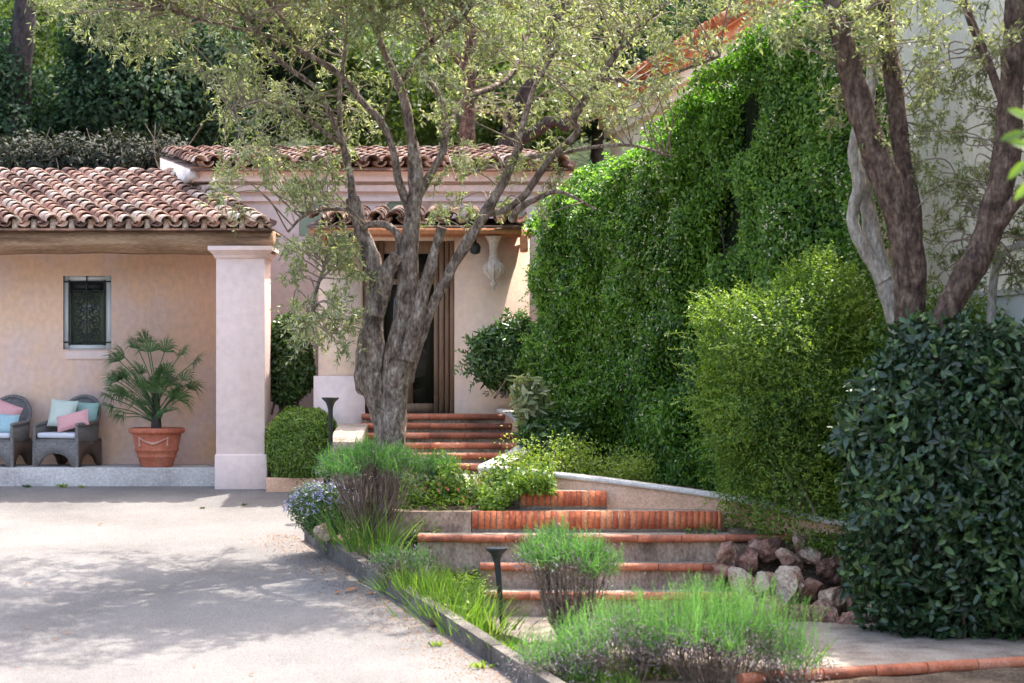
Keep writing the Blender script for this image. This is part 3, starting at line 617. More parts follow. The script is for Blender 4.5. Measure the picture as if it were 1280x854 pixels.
def cushion(name,mat,w_,h_,c,rot,label,th=.11):
    n=12; u=np.linspace(-1,1,n+1); mb=MB(); V=[]
    for s in (1,-1):
        for a in u:
            for b in u:
                e=(1-a**4)*(1-b**4); pin=1-.07*(abs(a)*abs(b))**.0*(1-abs(a*b))
                x=a*w_/2*(1-.06*(1-b*b)*abs(a)); z=b*h_/2*(1-.06*(1-a*a)*abs(b))
                V.append((x,s*th/2*max(e,0)**.55,z))
    m=n+1; F=[]
    for k in range(2):
        for i in range(n):
            for j in range(n):
                q=[k*m*m+i*m+j,k*m*m+(i+1)*m+j,k*m*m+(i+1)*m+j+1,k*m*m+i*m+j+1]; F.append(q if k==0 else q[::-1])
    mb.add(V,F); me=mb.mesh(name,smooth=True); me.materials.append(mat)
    o=bpy.data.objects.new(name,me); COL.objects.link(o); o.location=tuple(c); o.rotation_euler=rot
    return tag(o,label,'cushion','cushions on the wicker armchairs')
def armchair(loc,rz,label):
    c=np.array(loc,float); t=thing('wicker_armchair',c,label,'armchair','wicker armchairs on the porch')
    W=.31; D_=.30; SH=.36
    def pl(a): # plan outline of the tub, a in [0,1] from front left round the back to front right
        pts=[(-W,-D_),(-W-.01,0),(-W+.02,.22),(-.18,.33),(0,.36),(.18,.33),(W-.02,.22),(W+.01,0),(W,-D_)]
        C=crom([(x,y,0) for x,y in pts],6); i=a*(len(C)-1); k=int(min(i,len(C)-2)); return C[k]*(1-(i-k))+C[k+1]*(i-k)
    n=44; mb=MB(); V=[]
    for k in range(n+1):
        a=k/n; p=pl(a); b=math.sin(math.pi*a); top=.56+.32*max(0,(b-.55)/.45)**1.2 if b>.55 else .53+.03*b/.55
        fl_=1+.10*b
        for (q,z) in ((1.,.28),(1.02,.4),(fl_,top),(fl_-.05,top),(.95,.4),(.93,.28)):
            V.append((c[0]+p[0]*q,c[1]+p[1]*q,c[2]+z))
    F=[(k*6+i,(k+1)*6+i,(k+1)*6+(i+1)%6,k*6+(i+1)%6) for k in range(n) for i in range(6)]+[tuple(range(6))[::0+1][:4]]
    F=F[:-1]; mb.add(V,F); part('backrest',mb,M['wicker'],t)
    mr=MB(); mr.tube([(c[0]+pl(k/n)[0]*(1+.1*math.sin(math.pi*k/n)-.025),c[1]+pl(k/n)[1]*(1+.1*math.sin(math.pi*k/n)-.025),c[2]+(.56+.32*max(0,(math.sin(math.pi*k/n)-.55)/.45)**1.2 if math.sin(math.pi*k/n)>.55 else .53+.03*math.sin(math.pi*k/n)/.55)) for k in range(n+1)],.026,8)
    part('armrest_rail',mr,M['wicker'],t,smooth=True)
    # aprons with arches on all four sides
    def apron(p,q):
        m=16; V=[]
        p=np.array(p);q=np.array(q); nn=np.array([-(q-p)[1],(q-p)[0]]); nn=nn/np.linalg.norm(nn)*.02
        for k in range(m+1):
            u=k/m; e=p+(q-p)*u; ab=.17*max(0,1-abs((u-.5)/.38)**2.2)**.5 if abs(u-.5)<.38 else 0
            fl=1+.0*u
            for s in (-1,1):
                V+=[(c[0]+(e+nn*s)[0],c[1]+(e+nn*s)[1],c[2]+ab),(c[0]+(e+nn*s)[0],c[1]+(e+nn*s)[1],c[2]+SH-.04)]
        F=[]
        for k in range(m):
            b=k*4; F+=[(b,b+4,b+5,b+1),(b+2,b+3,b+7,b+6),(b,b+2,b+6,b+4),(b+1,b+5,b+7,b+3)]
        return MB().add(V,F)
    cs=[(-W,-D_),(W,-D_),(W-.02,.28),(-W+.02,.28)]
    for i in range(4):
        part('apron',apron(cs[i],cs[(i+1)%4]),M['wicker'] if i in (0,) else M['wicker_side_shade'],t)
    for x,y in cs: part('leg',MB().tube([(c[0]+x*1.02,c[1]+y*1.02,c[2]),(c[0]+x,c[1]+y,c[2]+.5 if y<0 else c[2]+.3)],.024,8),M['wicker'],t)
    part('seat',MB().box((c[0]-W+.02,c[1]-D_+.0,c[2]+SH-.06),(c[0]+W-.02,c[1]+.3,c[2]+SH-.01)),M['wicker'],t)
    part('seat_cushion',MB().box((c[0]-W+.03,c[1]-D_+.0,c[2]+SH),(c[0]+W-.03,c[1]+.24,c[2]+SH+.07)),M['white'],t,bevel=.025)
    t.rotation_euler=(0,0,rz); return t
Yc2=25.4
ca=armchair((gx(86,Yc2),Yc2,FZ),R(-20),'grey wicker armchair beside the palm pot, holding pink and aqua cushions')
dup(ca,(gx(0,Yc2),Yc2,FZ),R(-12),'grey wicker armchair cut off by the left edge of the picture')
def cus(px_,py_,Y,name,mat,w_,h_,rot,label): cushion(name,mat,w_,h_,(gx(px_,Y),Y,gz(py_,Y)),rot,label)
cus(78,517,25.42,'cushion',M['aqua'],.38,.36,(R(-14),R(4),R(-16)),'pale aqua square cushion at the back of the right wicker armchair')
cus(107,519,25.5,'cushion',M['teal'],.36,.34,(R(-14),R(2),R(-22)),'teal square cushion behind the pink one on the right armchair')
cus(91,526,25.24,'cushion',M['pink'],.46,.22,(R(-20),R(-14),R(-14)),'oblong pink cushion lying across the right wicker armchair')
cus(9,530,25.24,'cushion',M['slate'],.3,.26,(R(-18),R(3),R(-12)),'blue grey cushion on the wicker armchair at the left edge')
cus(6,517,25.4,'cushion',M['pink'],.4,.3,(R(-14),R(20),R(-10)),'pink cushion leaning behind the blue grey cushion at the left edge')

# wall urn, wall lamp
uc=P(617,330,24.75); t=thing('wall_urn',uc,'pale carved stone urn ornament hanging on the wall right of the door','ornament')
part('urn_body',MB().lathe((uc[0],uc[1],gz(358,24.75)),[(.004,-.06),(.02,-.05),(.025,-.03),(.01,-.015),(.02,0),(.045,.02),(.04,.05),(.02,.07),(.05,.09),(.055,.11),(.09,.14),(.12,.19),(.125,.24),(.11,.28),(.08,.31),(.06,.36),(.05,.44),(.06,.52),(.09,.6),(.11,.62)],24),M['urn'],t,smooth=True)
mb=MB(); 
for a in np.arange(0,6.28,.785): mb.tube([(uc[0]+.05*math.cos(a),uc[1]+.05*math.sin(a),gz(358,24.75)+.1),(uc[0]+.125*math.cos(a),uc[1]+.125*math.sin(a),gz(358,24.75)+.19),(uc[0]+.115*math.cos(a),uc[1]+.115*math.sin(a),gz(358,24.75)+.28)],[.012,.02,.01],6)
part('carved_lobes',mb,M['urn'],t,smooth=True)
part('wall_bracket',MB().tube([(uc[0],24.94,gz(305,24.9)),(uc[0],uc[1],gz(312,24.75))],.02,8),M['iron'],t)
lc=P(594,312,24.7); t=thing('wall_lamp',lc,'small dark iron wall lamp left of the stone urn','lamp')
part('lamp_head',MB().lathe(lc,[(.02,-.06),(.06,-.04),(.07,.03),(.05,.07),(.01,.09)],10),M['iron'],t); part('lamp_arm',MB().tube([(lc[0],24.94,lc[2]+.1),(lc[0],24.8,lc[2]+.14),(lc[0],24.7,lc[2]+.08)],.012,6),M['iron'],t)

# path lights
def path_light(c,h,label,lean=0):
    t=thing('path_light',c,label,'garden light','black garden path lights'); c=np.array(c)
    part('post',MB().tube([c,c+np.array([lean*.5,0,h*.5]),c+np.array([lean,0,h-.06])],[.02,.024,.03],10),M['iron'],t,smooth=True)
    e=c+np.array([lean,0,h-.08])
    part('lamp_head',MB().lathe(e,[(.03,-.03),(.035,.0),(.055,.05),(.095,.085),(.1,.1),(.09,.105),(.03,.07)],18),M['iron'],t,smooth=False)
    return t
path_light((gx(628,17.7),17.7,gz(785,17.7)),.69,'black trumpet shaped path light standing in the bright grass before the steps',-.05)
path_light((gx(414,22.6),22.6,gz(560,22.6)),.55,'black path light between the round bush and the stair cheek',-.01)

# ------------------------------------------------------------------ rocks
def rock(c,r,seed,label):
    import bmesh
    bm=bmesh.new(); bmesh.ops.create_icosphere(bm,subdivisions=3,radius=1)
    g=random.Random(seed); sc=Vector((g.uniform(.8,1.3),g.uniform(.8,1.1),g.uniform(.65,1.1))); off=Vector((seed*3.1,seed*1.7,0))
    pl=[(Vector((g.gauss(0,1),g.gauss(0,1),g.gauss(0,1))).normalized(),g.uniform(.45,.78)) for _ in range(11)]
    for v in bm.verts:
        p=v.co.normalized(); q=p.copy()
        for nn,dd in pl:
            k=q.dot(nn)
            if k>dd: q-=nn*(k-dd)
        q*=1+.16*mnoise.noise(p*1.8+off)+.1*mnoise.noise(p*5+off)+.05*mnoise.noise(p*11+off)
        v.co=Vector((q.x*sc.x,q.y*sc.y,q.z*sc.z))*r
    me=bpy.data.meshes.new('rock'); bm.to_mesh(me); bm.free()
    at=me.attributes.new('vary','FLOAT','POINT'); at.data.foreach_set('value',np.full(len(me.vertices),g.random(),dtype=np.float32))
    me.materials.append(M['rock']); o=bpy.data.objects.new('rock',me); COL.objects.link(o); o.location=tuple(c); o.rotation_euler=(g.uniform(0,3),g.uniform(0,3),g.uniform(0,6))
    return tag(o,label,'rock','rocks piled beside the garden steps')
rk=[(912,692,.16,18.75),(935,700,.17,18.6),(962,690,.15,18.75),(985,700,.14,18.65),(1010,695,.15,18.75),(1035,712,.16,18.55),(1060,716,.16,18.5),(925,728,.19,18.5),(955,735,.17,18.4),(985,735,.19,18.35),(1015,735,.17,18.35),(1045,745,.18,18.25),(1070,752,.17,18.2),(940,765,.15,18.3),(968,768,.16,18.2),(1000,768,.17,18.15),(1030,772,.16,18.1),(1062,778,.15,18.0),(905,715,.12,18.6),(1085,770,.16,18.1),(945,683,.1,18.8),(1000,680,.1,18.8)]
look=['reddish','rust brown','grey topped','flat','round','jagged']
# neighbours are named by row and order; rows run from the top of the pile
rows={}
for i,(a,b,r_,Y) in enumerate(rk):
    row='top' if b<703 else 'upper middle' if b<722 else 'lower middle' if b<748 else 'bottom'
    rows.setdefault(row,[]).append(i)
ordn=['leftmost','second from left','third from left','fourth from left','fifth from left','sixth from left','seventh from left','eighth from left']
lab={}
for row,ids in rows.items():
    ids.sort(key=lambda i:rk[i][0])
    for k,i in enumerate(ids): lab[i]=f'reddish rock, {ordn[k]} in the {row} row of the pile by steps'
for i,(a,b,r_,Y) in enumerate(rk): rock(P(a,b,Y),r_*1.02,i+3,lab[i])
for i,(a,b,Y,r_,l) in enumerate([(560,762,17.6,.1,'pale rock half buried in the grass, left of the tall path light'),(545,778,17.3,.07,'small pale rock beside the kerb in the grass'),(404,664,19.5,.13,'grey brown rock under the lilac flowers at the kerb start')]):
    o=rock(P(a,b,Y),r_,40+i,l); o['group']='rocks in the planted bed'

# ------------------------------------------------------------------ trees
def trace(mb,pts,Y0,dy=0,rough=.25,k=12,scale=1.0):
    n=len(pts); C=crom([P(p[0],p[1],Y0+dy*i/(n-1)) for i,p in enumerate(pts)],6)
    rad=crom([(p[2],0,0) for p in pts],6)[:,0]; rad=np.maximum(rad,1.2)*Y0/FPX*scale
    mb.tube(C,rad,k,rough=rough); return C,rad
def twigs_leaves(tw,lf,nodes,cl,nleaf,L,W,droop=.3):
    nodes=np.asarray(nodes)
    for c,r in cl:
        c=np.asarray(c); d=np.linalg.norm(nodes-c,axis=1)+np.maximum(0,nodes[:,2]-c[2])*.5; b=nodes[np.argmin(d+rng.uniform(0,.25,len(d)))]
        m=(b+c)/2+rng.normal(size=3)*.08+np.array([0,0,.07]); C=crom([b,m,c],4); tw.tube(C,np.linspace(.009,.004,len(C)),5,cap=False)
        nt_=max(3,int(nleaf/16))
        for k in range(nt_):
            s=c+rng.normal(size=3)*r*.25; e=c+unit(rng.normal(size=3)+np.array([0,0,-.15*droop]))*r*rng.uniform(.7,1.5)
            mm=(s+e)/2+np.array([0,0,.04]); Ct=crom([s,mm,e+np.array([0,0,-droop*.12])],4); tw.tube(Ct,np.linspace(.0035,.0015,len(Ct)),3,cap=False)
            nl=int(16*rng.uniform(.7,1.3)); ii=rng.uniform(0,len(Ct)-1.01,nl); a=ii.astype(int); f=(ii-a)[:,None]; p=Ct[a]*(1-f)+Ct[a+1]*f
            td=unit(Ct[a+1]-Ct[a]); D=unit(td*.7+rng.normal(size=(nl,3))*.6); N=rdir(nl)+np.array([0,0,.4])
            leaves(lf,p,D,N,L*rng.uniform(.7,1.2,nl),W*rng.uniform(.8,1.2,nl),fold=.1,curl=.06)
# central olive
base=P(478,612,20.5); t=thing('olive_tree',(base[0],base[1],.0),'large gnarled olive tree with several stems and silvery leaves in front of the entrance','tree')
tk=MB(); nodes=[]
def tr(pts,dy=0,Y0=20.5,**k):
    C,r=trace(tk,pts,Y0,dy,scale=.74,**k); nodes.extend(C[len(C)//3:]); return C
trace(tk,[(486,665,36),(485,610,28),(484,560,25),(482,520,25),(474,492,27),(464,470,27),(462,445,23),(466,405,19),(470,370,19),(467,340,16),(457,305,14),(449,275,13),(441,247,13)],20.5,0,rough=.3,k=18,scale=.72)
trace(tk,[(490,650,28),(490,580,22),(490,525,23),(494,480,25),(499,445,24),(506,405,21),(508,370,20),(510,335,18),(513,300,16),(517,262,14),(520,235,12)],20.42,.05,rough=.28,k=16,scale=.72)
trace(tk,[(470,395,16),(478,360,17),(488,332,15),(495,318,13)],20.4,-.06,rough=.35,k=14,scale=.7)
tr([(520,240,13),(517,195,11),(510,150,9),(500,108,8),(478,60,5),(462,0,4),(452,-60,3)],-.3)
tr([(490,335,9),(500,318,9),(497,295,7),(484,282,6),(466,280,6),(452,286,5)],-.1)
trace(tk,[(508,450,16),(520,400,13),(533,350,11),(544,312,9),(552,284,10)],20.35,-.1,rough=.3,scale=.72)
tr([(508,475,12),(526,420,10),(545,374,9),(562,340,8),(578,312,10),(596,283,9),(612,258,9),(628,230,8),(640,205,7),(652,180,5)],-.4)
tr([(606,268,6),(632,262,6),(655,245,6),(676,215,6),(692,195,6),(716,172,6),(722,160,6),(718,146,7),(741,111,6),(767,72,5),(797,36,4),(840,0,3),(880,-40,3)],-.6)
tr([(748,100,5),(775,100,4),(800,104,4),(840,92,3),(900,70,3)],-.8)
tr([(692,195,4),(735,185,3),(790,182,2.5),(840,196,2)],-.9)
tr([(640,275,6),(648,262,6),(668,250,5),(700,240,3),(745,262,2)],-.6)
tr([(441,247,8),(437,215,6),(428,180,5),(424,120,4),(432,60,3),(436,-20,3)],.2)
tr([(513,268,9),(505,246,8),(497,222,7),(492,190,6),(478,155,6),(456,131,6),(426,95,5),(380,66,5),(328,43,4),(280,32,3),(200,10,2.5)],-.5)
tr([(436,200,5),(417,154,5),(396,112,4),(360,85,4),(330,55,3),(305,20,2.5)],-.9)
tr([(428,180,4),(405,165,4),(372,140,3),(330,125,2.5),(290,140,2)],-1.1)
tr([(519,250,9),(540,215,7),(556,180,7),(555,140,6),(545,112,5),(527,86,5),(540,58,6),(537,33,6),(521,0,6),(515,-40,5)],.6)
tr([(556,170,5),(580,125,5),(615,110,5),(640,92,5),(655,60,4),(668,10,3)],.9)
tr([(452,286,4),(430,300,3.5),(408,330,3),(395,365,2.5),(388,400,2)],-.4)
tr([(440,262,4),(410,262,3),(380,270,2.5),(360,290,2)],.3)
tr([(640,205,5),(655,150,5),(672,100,4),(700,50,4),(705,-20,3)],.5)
tr([(500,110,5),(530,60,4),(580,20,4),(600,-40,3)],-.9)
tr([(380,66,4),(350,20,3),(300,-30,3)],-1)
tr([(697,192,5),(655,198,4),(600,212,3),(570,225,2)],.7)
part('trunk',tk,M['bark'],t,smooth=True)
def lowb(x):
    return np.interp(x,[40,120,200,260,300,400,470,520,560,660,740,820,880,960],[18,55,85,110,215,235,230,235,215,215,190,130,75,20])
cl=[]
while len(cl)<500:
    x=rng.uniform(50,960); y=rng.uniform(-110,250)
    b=lowb(x)
    if y>b: continue
    dens=1.0 if y<b*.6 else .6
    if y>150: dens*=.6
    if 460<x<700 and y>60: dens*=.5
    if rng.uniform()>dens: continue
    cl.append((P(x,y,20.3+rng.uniform(-1.7,1.7)),.2))
for _ in range(360):
    a_=rng.uniform(0,6.28); q_=rng.uniform()**.5; cl.append((np.array([gx(330,19)+math.cos(a_)*q_*2.3,19.3+math.sin(a_)*q_*1.5,5.75+rng.normal()*.35]),.22))  # unseen leaf clusters above the frame, added to deepen the driveway shadow
for _ in range(230):
    cl.append((np.array([-.75+rng.normal()*.55,19.35+rng.normal()*.28,5.5+rng.normal()*.2]),.2))  # dense unseen clump, added to cast a second shadow patch on the driveway
for _ in range(46):
    x=rng.uniform(362,450); y=rng.uniform(285,440); 
    cl.append((P(x,y,20.3+rng.uniform(-.6,.3)),.16))
for _ in range(26):
    x=rng.uniform(270,420); y=rng.uniform(200,265); cl.append((P(x,y,20.3+rng.uniform(-.9,.4)),.15))
for _ in range(16):
    x=rng.uniform(540,720); y=rng.uniform(200,275); cl.append((P(x,y,20.3+rng.uniform(-.6,.4)),.13))
tw=MB(); lf=MB(); twigs_leaves(tw,lf,nodes,cl,105,.066,.017)
part('twigs',tw,M['twig'],t); part('crown',lf,M['olive'],t)
print('olive leaves',lf.n//4)
# olive behind the roof
def small_tree(name,trunks,Y0,clusters,barkm,leafm,label,nleaf=80,L=.07,W=.02,rough=.25,tb=None,cr=.22):
    p0=trunks[0][0][0]; b=P(p0[0],p0[1],Y0); gzz=hill(0,Y0) if tb is None else tb
    t=thing(name,(b[0],b[1],min(gzz,b[2])),label,'tree'); tk=MB(); nodes=[]
    for pts,dy in trunks:
        C,r=trace(tk,pts,Y0,dy,rough=rough,scale=.86); nodes.extend(C[len(C)//3:])
    if gzz<b[2]-.05:
        r0=trunks[0][0][0][2]*Y0/FPX; tk.tube([(b[0],b[1],gzz-.1),(b[0],b[1],(gzz+b[2])/2),(b[0],b[1],b[2]+.05)],[r0*1.3,r0*1.1,r0],12,rough=rough)
    part('trunk',tk,barkm,t,smooth=True)
    tw=MB(); lf=MB(); twigs_leaves(tw,lf,nodes,clusters,nleaf,L,W); part('twigs',tw,M['twig'],t); part('crown',lf,leafm,t); return t
cl=[(P(rng.uniform(520,760),rng.uniform(-120,150),32+rng.uniform(-1.5,1.5)),.35) for _ in range(80)]
small_tree('olive_tree',[([(583,215,13),(583,170,12),(585,120,11),(588,70,10),(586,20,8),(580,-40,7)],0),([(588,90,7),(560,60,6),(535,40,5),(520,0,5)],.3)],32,cl,M['bark_red'],M['olive'],'dark reddish tree stem rising behind the middle of the tiled roof',60,.1,.03)
cl=[(P(rng.uniform(620,800),rng.uniform(-120,150),31.5+rng.uniform(-1.,1.)),.35) for _ in range(60)]
small_tree('olive_tree',[([(634,215,13),(634,185,13),(640,150,11),(655,120,10),(676,88,8),(688,50,7),(698,10,6),(705,-40,5)],0),([(640,180,9),(668,165,9),(692,152,8),(711,162,6)],-.2)],31.5,cl,M['bark_dark'],M['olive'],'forked tree leaning right, rising behind the right end of the tiled roof',60,.1,.03)
# right hand trees
def rcl(n,x0,x1,y0,y1,Y,dY,r=.2): return [(P(rng.uniform(x0,x1),rng.uniform(y0,y1),Y+rng.uniform(-dY,dY)),r) for _ in range(n)]
c1=rcl(60,930,1200,-130,40,17.6,1.0)+rcl(22,960,1180,20,80,17.6,.8,.16)+rcl(8,1040,1110,60,180,17.6,.3,.13)+rcl(16,1120,1200,80,240,18,.4,.14)
small_tree('slanting_tree',[([(1137,440,24),(1138,390,23),(1137,340,24),(1130,285,22),(1112,235,21),(1088,175,20),(1070,115,19),(1056,60,16),(1040,0,13),(1030,-60,11)],-.3),([(1141,330,15),(1140,270,14),(1130,205,13),(1122,140,13),(1113,80,14),(1102,20,13),(1096,-50,12)],.3)],17.6,c1,M['bark_red'],M['olive'],'dark forked tree behind the clipped dark hedge, left of the pair of thick trunks',100,.06,.016,tb=-.1)
c2=rcl(50,1130,1400,-130,60,17.2,1.0)+rcl(50,1150,1300,60,250,18,.5,.14)+rcl(26,1160,1300,250,370,18.3,.3,.13)
small_tree('slanting_tree',[([(1165,430,22),(1185,390,20),(1208,345,20),(1232,300,20),(1248,250,20),(1258,190,19),(1263,120,18),(1270,50,18),(1276,-40,17)],0),([(1236,300,12),(1262,262,10),(1285,235,9),(1330,200,8)],-.3),([(1262,150,8),(1240,90,7),(1215,30,6),(1190,-40,5)],.4)],17.2,c2,M['bark_red'],M['olive'],'thick dark trunk leaning right at the right edge, behind the clipped dark hedge',100,.06,.016,tb=-.1)
c3=rcl(16,1040,1140,-60,40,18.6,.4,.16)
small_tree('pale_tree',[([(1128,440,15),(1118,385,14),(1103,345,15),(1092,300,13),(1083,250,12),(1078,205,11),(1082,150,10),(1090,90,8),(1092,30,7)],.2),([(1105,350,12),(1082,315,10),(1068,285,9),(1066,262,9),(1074,230,9),(1066,190,8),(1072,160,7)],-.1)],18.6,c3,M['bark_pale'],M['olive'],'slender pale grey forked trunk just left of the dark forked tree',60,.06,.016,tb=-.1)
small_tree('pale_tree',[([(1238,430,6),(1240,380,6),(1243,345,6),(1252,318,6),(1275,306,6),(1300,300,5)],0)],18.2,rcl(6,1250,1320,280,340,18.2,.2,.13),M['bark_pale'],M['olive'],'thin pale bent stem near the right edge above the clipped hedge',60,.06,.016,tb=-.1)

# background trees on the hillside
def big_tree(px_,py_,Y,rx,rz,n,mat,label,name='hillside_tree',tr_px=None,L=.11,W=.06,seed=1,bark='bark_dark',nclump=9):
    c=P(px_,py_,Y); g=hill(c[0],Y); t=thing(name,(c[0],Y,g),label,'tree','trees on the hillside behind the houses')
    tk=MB(); r0=.17
    C=crom([(c[0],Y,g-.2),(c[0]+.1,Y,(g+c[2])/2),(c[0],Y,c[2]+rz*.4)],6); tk.tube(C,np.linspace(r0,r0*.4,len(C)),10,rough=.3)
    lf=MB(); gg=np.random.default_rng(seed)
    for k in range(nclump):
        d=gg.normal(size=3); d/=np.linalg.norm(d); cc=c+d*np.array([rx*.62,rx*.5,rz*.62])*gg.uniform(.5,1.05); rr=gg.uniform(.36,.58)
        b=np.array([c[0],Y,c[2]-rz*.3]); tk.tube(crom([b,(b+cc)/2+np.array([0,0,.1]),cc],4),np.linspace(.07,.02,9),6,cap=False)
        blob_leaves(lf,cc,(rx*rr,rx*rr,rz*rr),int(n*1.7)//nclump,L,W,lump=.2,freq=1.7,depth=.25,seed=seed*20+k,up=.3)
    part('trunk',tk,M[bark],t,smooth=True); part('crown',lf,mat,t); return t
big_tree(110,120,34,2.0,1.7,17000,M['far'],'dark bluish evergreen tree directly above the left porch roof',seed=2)
big_tree(230,110,35,1.9,1.9,15000,M['far'],'dense dark tree left of centre behind the pale house roof',seed=3)
big_tree(330,60,37,2.1,2.1,12000,M['far'],'dark tree behind the left half of the olive crown',seed=4)
big_tree(450,80,38,2.0,2.2,10000,M['far_light'],'light green tree glimpsed behind the olive stems',seed=5)
big_tree(560,100,39,2.0,2.0,10000,M['far_light'],'sunlit yellow green tree behind the reddish stem',seed=6)
big_tree(655,110,36,1.7,1.7,9000,M['far_light'],'light green tree above the right end of the pale house roof',seed=7)
big_tree(740,80,38,2.2,2.2,13000,M['far'],'dark evergreen tree left of the orange tiled eave',seed=8)
big_tree(30,40,41,2.2,2.4,9000,M['far_light'],'sunlit light green tree in the top left corner behind the pine trunk',seed=9)
big_tree(850,10,44,2.6,2.6,8000,M['far'],'dark tree behind the roof of the tall house',seed=10)
big_tree(-40,130,33,1.6,1.6,8000,M['far'],'dark tree cut off by the left edge above the porch roof',seed=11)
big_tree(200,-20,43,3.0,2.8,9000,M['far'],'dark tree at the top behind the evergreen above the porch',seed=12)
big_tree(600,-10,45,3.5,2.8,9000,M['far'],'dark high tree at the top behind the middle of the olive crown',seed=13)
b=P(22,190,33); t=thing('pine_trunk',(b[0],33,hill(0,33)),'tall straight dark trunk in the top left corner above the porch roof','tree')
tk=MB(); C=crom([(b[0]-.05,33,hill(0,33)-.2),P(22,190,33),P(24,90,33),P(34,-20,33),P(38,-160,33)],8); tk.tube(C,np.linspace(.24,.17,len(C)),14,rough=.1); part('trunk',tk,M['bark_dark'],t,smooth=True)
lf=MB(); 
for k in range(5): blob_leaves(lf,P(60+k*30-60,-190-20*(k%2),33),(.9,.9,.6),1500,.14,.03,lump=.25,seed=200+k,depth=.4)
part('crown',lf,M['far'],t)
# dry undergrowth over the ridge of porch roof
mb=MB()
for k in range(9):
    x=rng.uniform(0,215)-0; blob_leaves(mb,P(20+k*24,196,30.3)+np.array([0,0,-.15]),(.38,.4,.42),1300,.1,.035,lump=.3,depth=.4,seed=300+k)
bx=thing('ivy_thicket',P(110,230,30.3),'dark tangled thicket of scrub on the slope just above the porch roof','shrub')
M['scrub']=leafmat('scrub_leaf',[(.01,.016,.008),(.02,.028,.014),(.035,.035,.02),(.06,.055,.035)],trans=.15,rough=.7,scale=2)
part('foliage',mb,M['scrub'],bx)
tk=MB()
for k in range(60):
    a=P(rng.uniform(0,225),235,30.3+rng.uniform(-.3,.3)); e=a+np.array([rng.normal()*.35,0,rng.uniform(.5,1.0)]); tk.tube(crom([a,(a+e)/2+rng.normal(size=3)*.08,e],4),np.linspace(.012,.004,9),5,cap=False)
part('stems',tk,M['twig'],bx)

# ------------------------------------------------------------------ tall jasmine hedge
hp=[(gx(652,24.2),24.2),(gx(700,23.6),23.6),(gx(760,22.6),22.6),(gx(830,21.6),21.6),(gx(900,20.7),20.7),(gx(980,20.1),20.1),(gx(1060,19.7),19.7),(gx(1105,19.9),19.9)]
HC=crom([(x,y,0) for x,y in hp],10)[:,:2]; seg=np.linalg.norm(np.diff(HC,axis=0),axis=1); cs=np.concatenate([[0],np.cumsum(seg)]); HL=cs[-1]
def hpos(s):
    x=np.interp(s,cs,HC[:,0]); y=np.interp(s,cs,HC[:,1]); x2=np.interp(np.minimum(s+.05,HL),cs,HC[:,0]); y2=np.interp(np.minimum(s+.05,HL),cs,HC[:,1]); x1=np.interp(np.maximum(s-.05,0),cs,HC[:,0]); y1=np.interp(np.maximum(s-.05,0),cs,HC[:,1])
    tx,ty=x2-x1,y2-y1; l=np.hypot(tx,ty)+1e-9; return x,y,ty/l,-tx/l   # outward normal: left, towards the camera
t=thing('jasmine_hedge',(gx(850,21.5),21.5,-.1),'tall dense green climbing hedge with tiny white flowers right of the door','hedge')
HT=lambda s_: np.interp(CX+np.interp(s_,cs,HC[:,0])/np.interp(s_,cs,HC[:,1])*FPX,[650,700,784,850,900,960,1105],[3.45,3.75,4.1,4.55,4.85,5.1,5.5])
lf=MB(); n=150000; s=rng.uniform(0,HL,n); htop=HT(s); z=-.05+(htop+.05)*rng.uniform(0,1,n)
x,y,nxn,nyn=hpos(s); sg=np.where(nxn*(-x)+nyn*(-y)<0,-1,1); nxn=nxn*sg; nyn=nyn*sg
q=np.stack([s,np.zeros(n),z],1); w1=Wav(1.,seed=1,n=8); w1.k[:,2]*=.25; w1.k[:,0]*=2.6; w2=Wav(3.2,seed=2,n=12); w3=Wav(8.,seed=4,n=12); w3.k[:,2]*=.55
disp=.2*w1(q)+.13*w2(q)+.07*w3(q)-np.abs(rng.normal(size=n))*.12-.22*(w1(q)+.7*w2(q)<-1.35)
topr=np.clip((htop-z)/.5,0,1); disp-= (1-topr)**2*.45; botr=np.clip(z/.9,0,1); disp-=(1-botr)*.15
endr=np.clip(s/.5,0,1); disp-=(1-endr)**2*.35
X=np.stack([x+nxn*disp,y+nyn*disp,z],1)
Nn=unit(np.stack([nxn,nyn,(1-topr)*1.2+.35],1)+rng.normal(size=(n,3))*.5); D=unit(np.cross(Nn,rdir(n))+np.array([0,0,-.35]))
leaves(lf,X,D,Nn,.062*rng.uniform(.65,1.25,n),.028*rng.uniform(.8,1.2,n),fold=.15)
n2=22000; s2=rng.uniform(0,HL,n2); ht=HT(s2); x2,y2,a2,b2=hpos(s2); sg=np.where(a2*(-x2)+b2*(-y2)<0,-1,1); a2*=sg;b2*=sg
back=rng.uniform(0,1.0,n2); X2=np.stack([x2-a2*back,y2-b2*back,ht-.1+.12*w2(np.stack([s2,back,back],1))-rng.uniform(0,.2,n2)],1)
leaves(lf,X2,rdir(n2),rdir(n2)+np.array([0,0,1.]),.065,.03)
hedge_lf,hedge_t=lf,t
kk=rng.choice(n,1500,replace=False); kk=kk[disp[kk]>-.2]; HX=X[kk]; HN=np.stack([nxn[kk],nyn[kk],np.zeros(len(kk))],1)

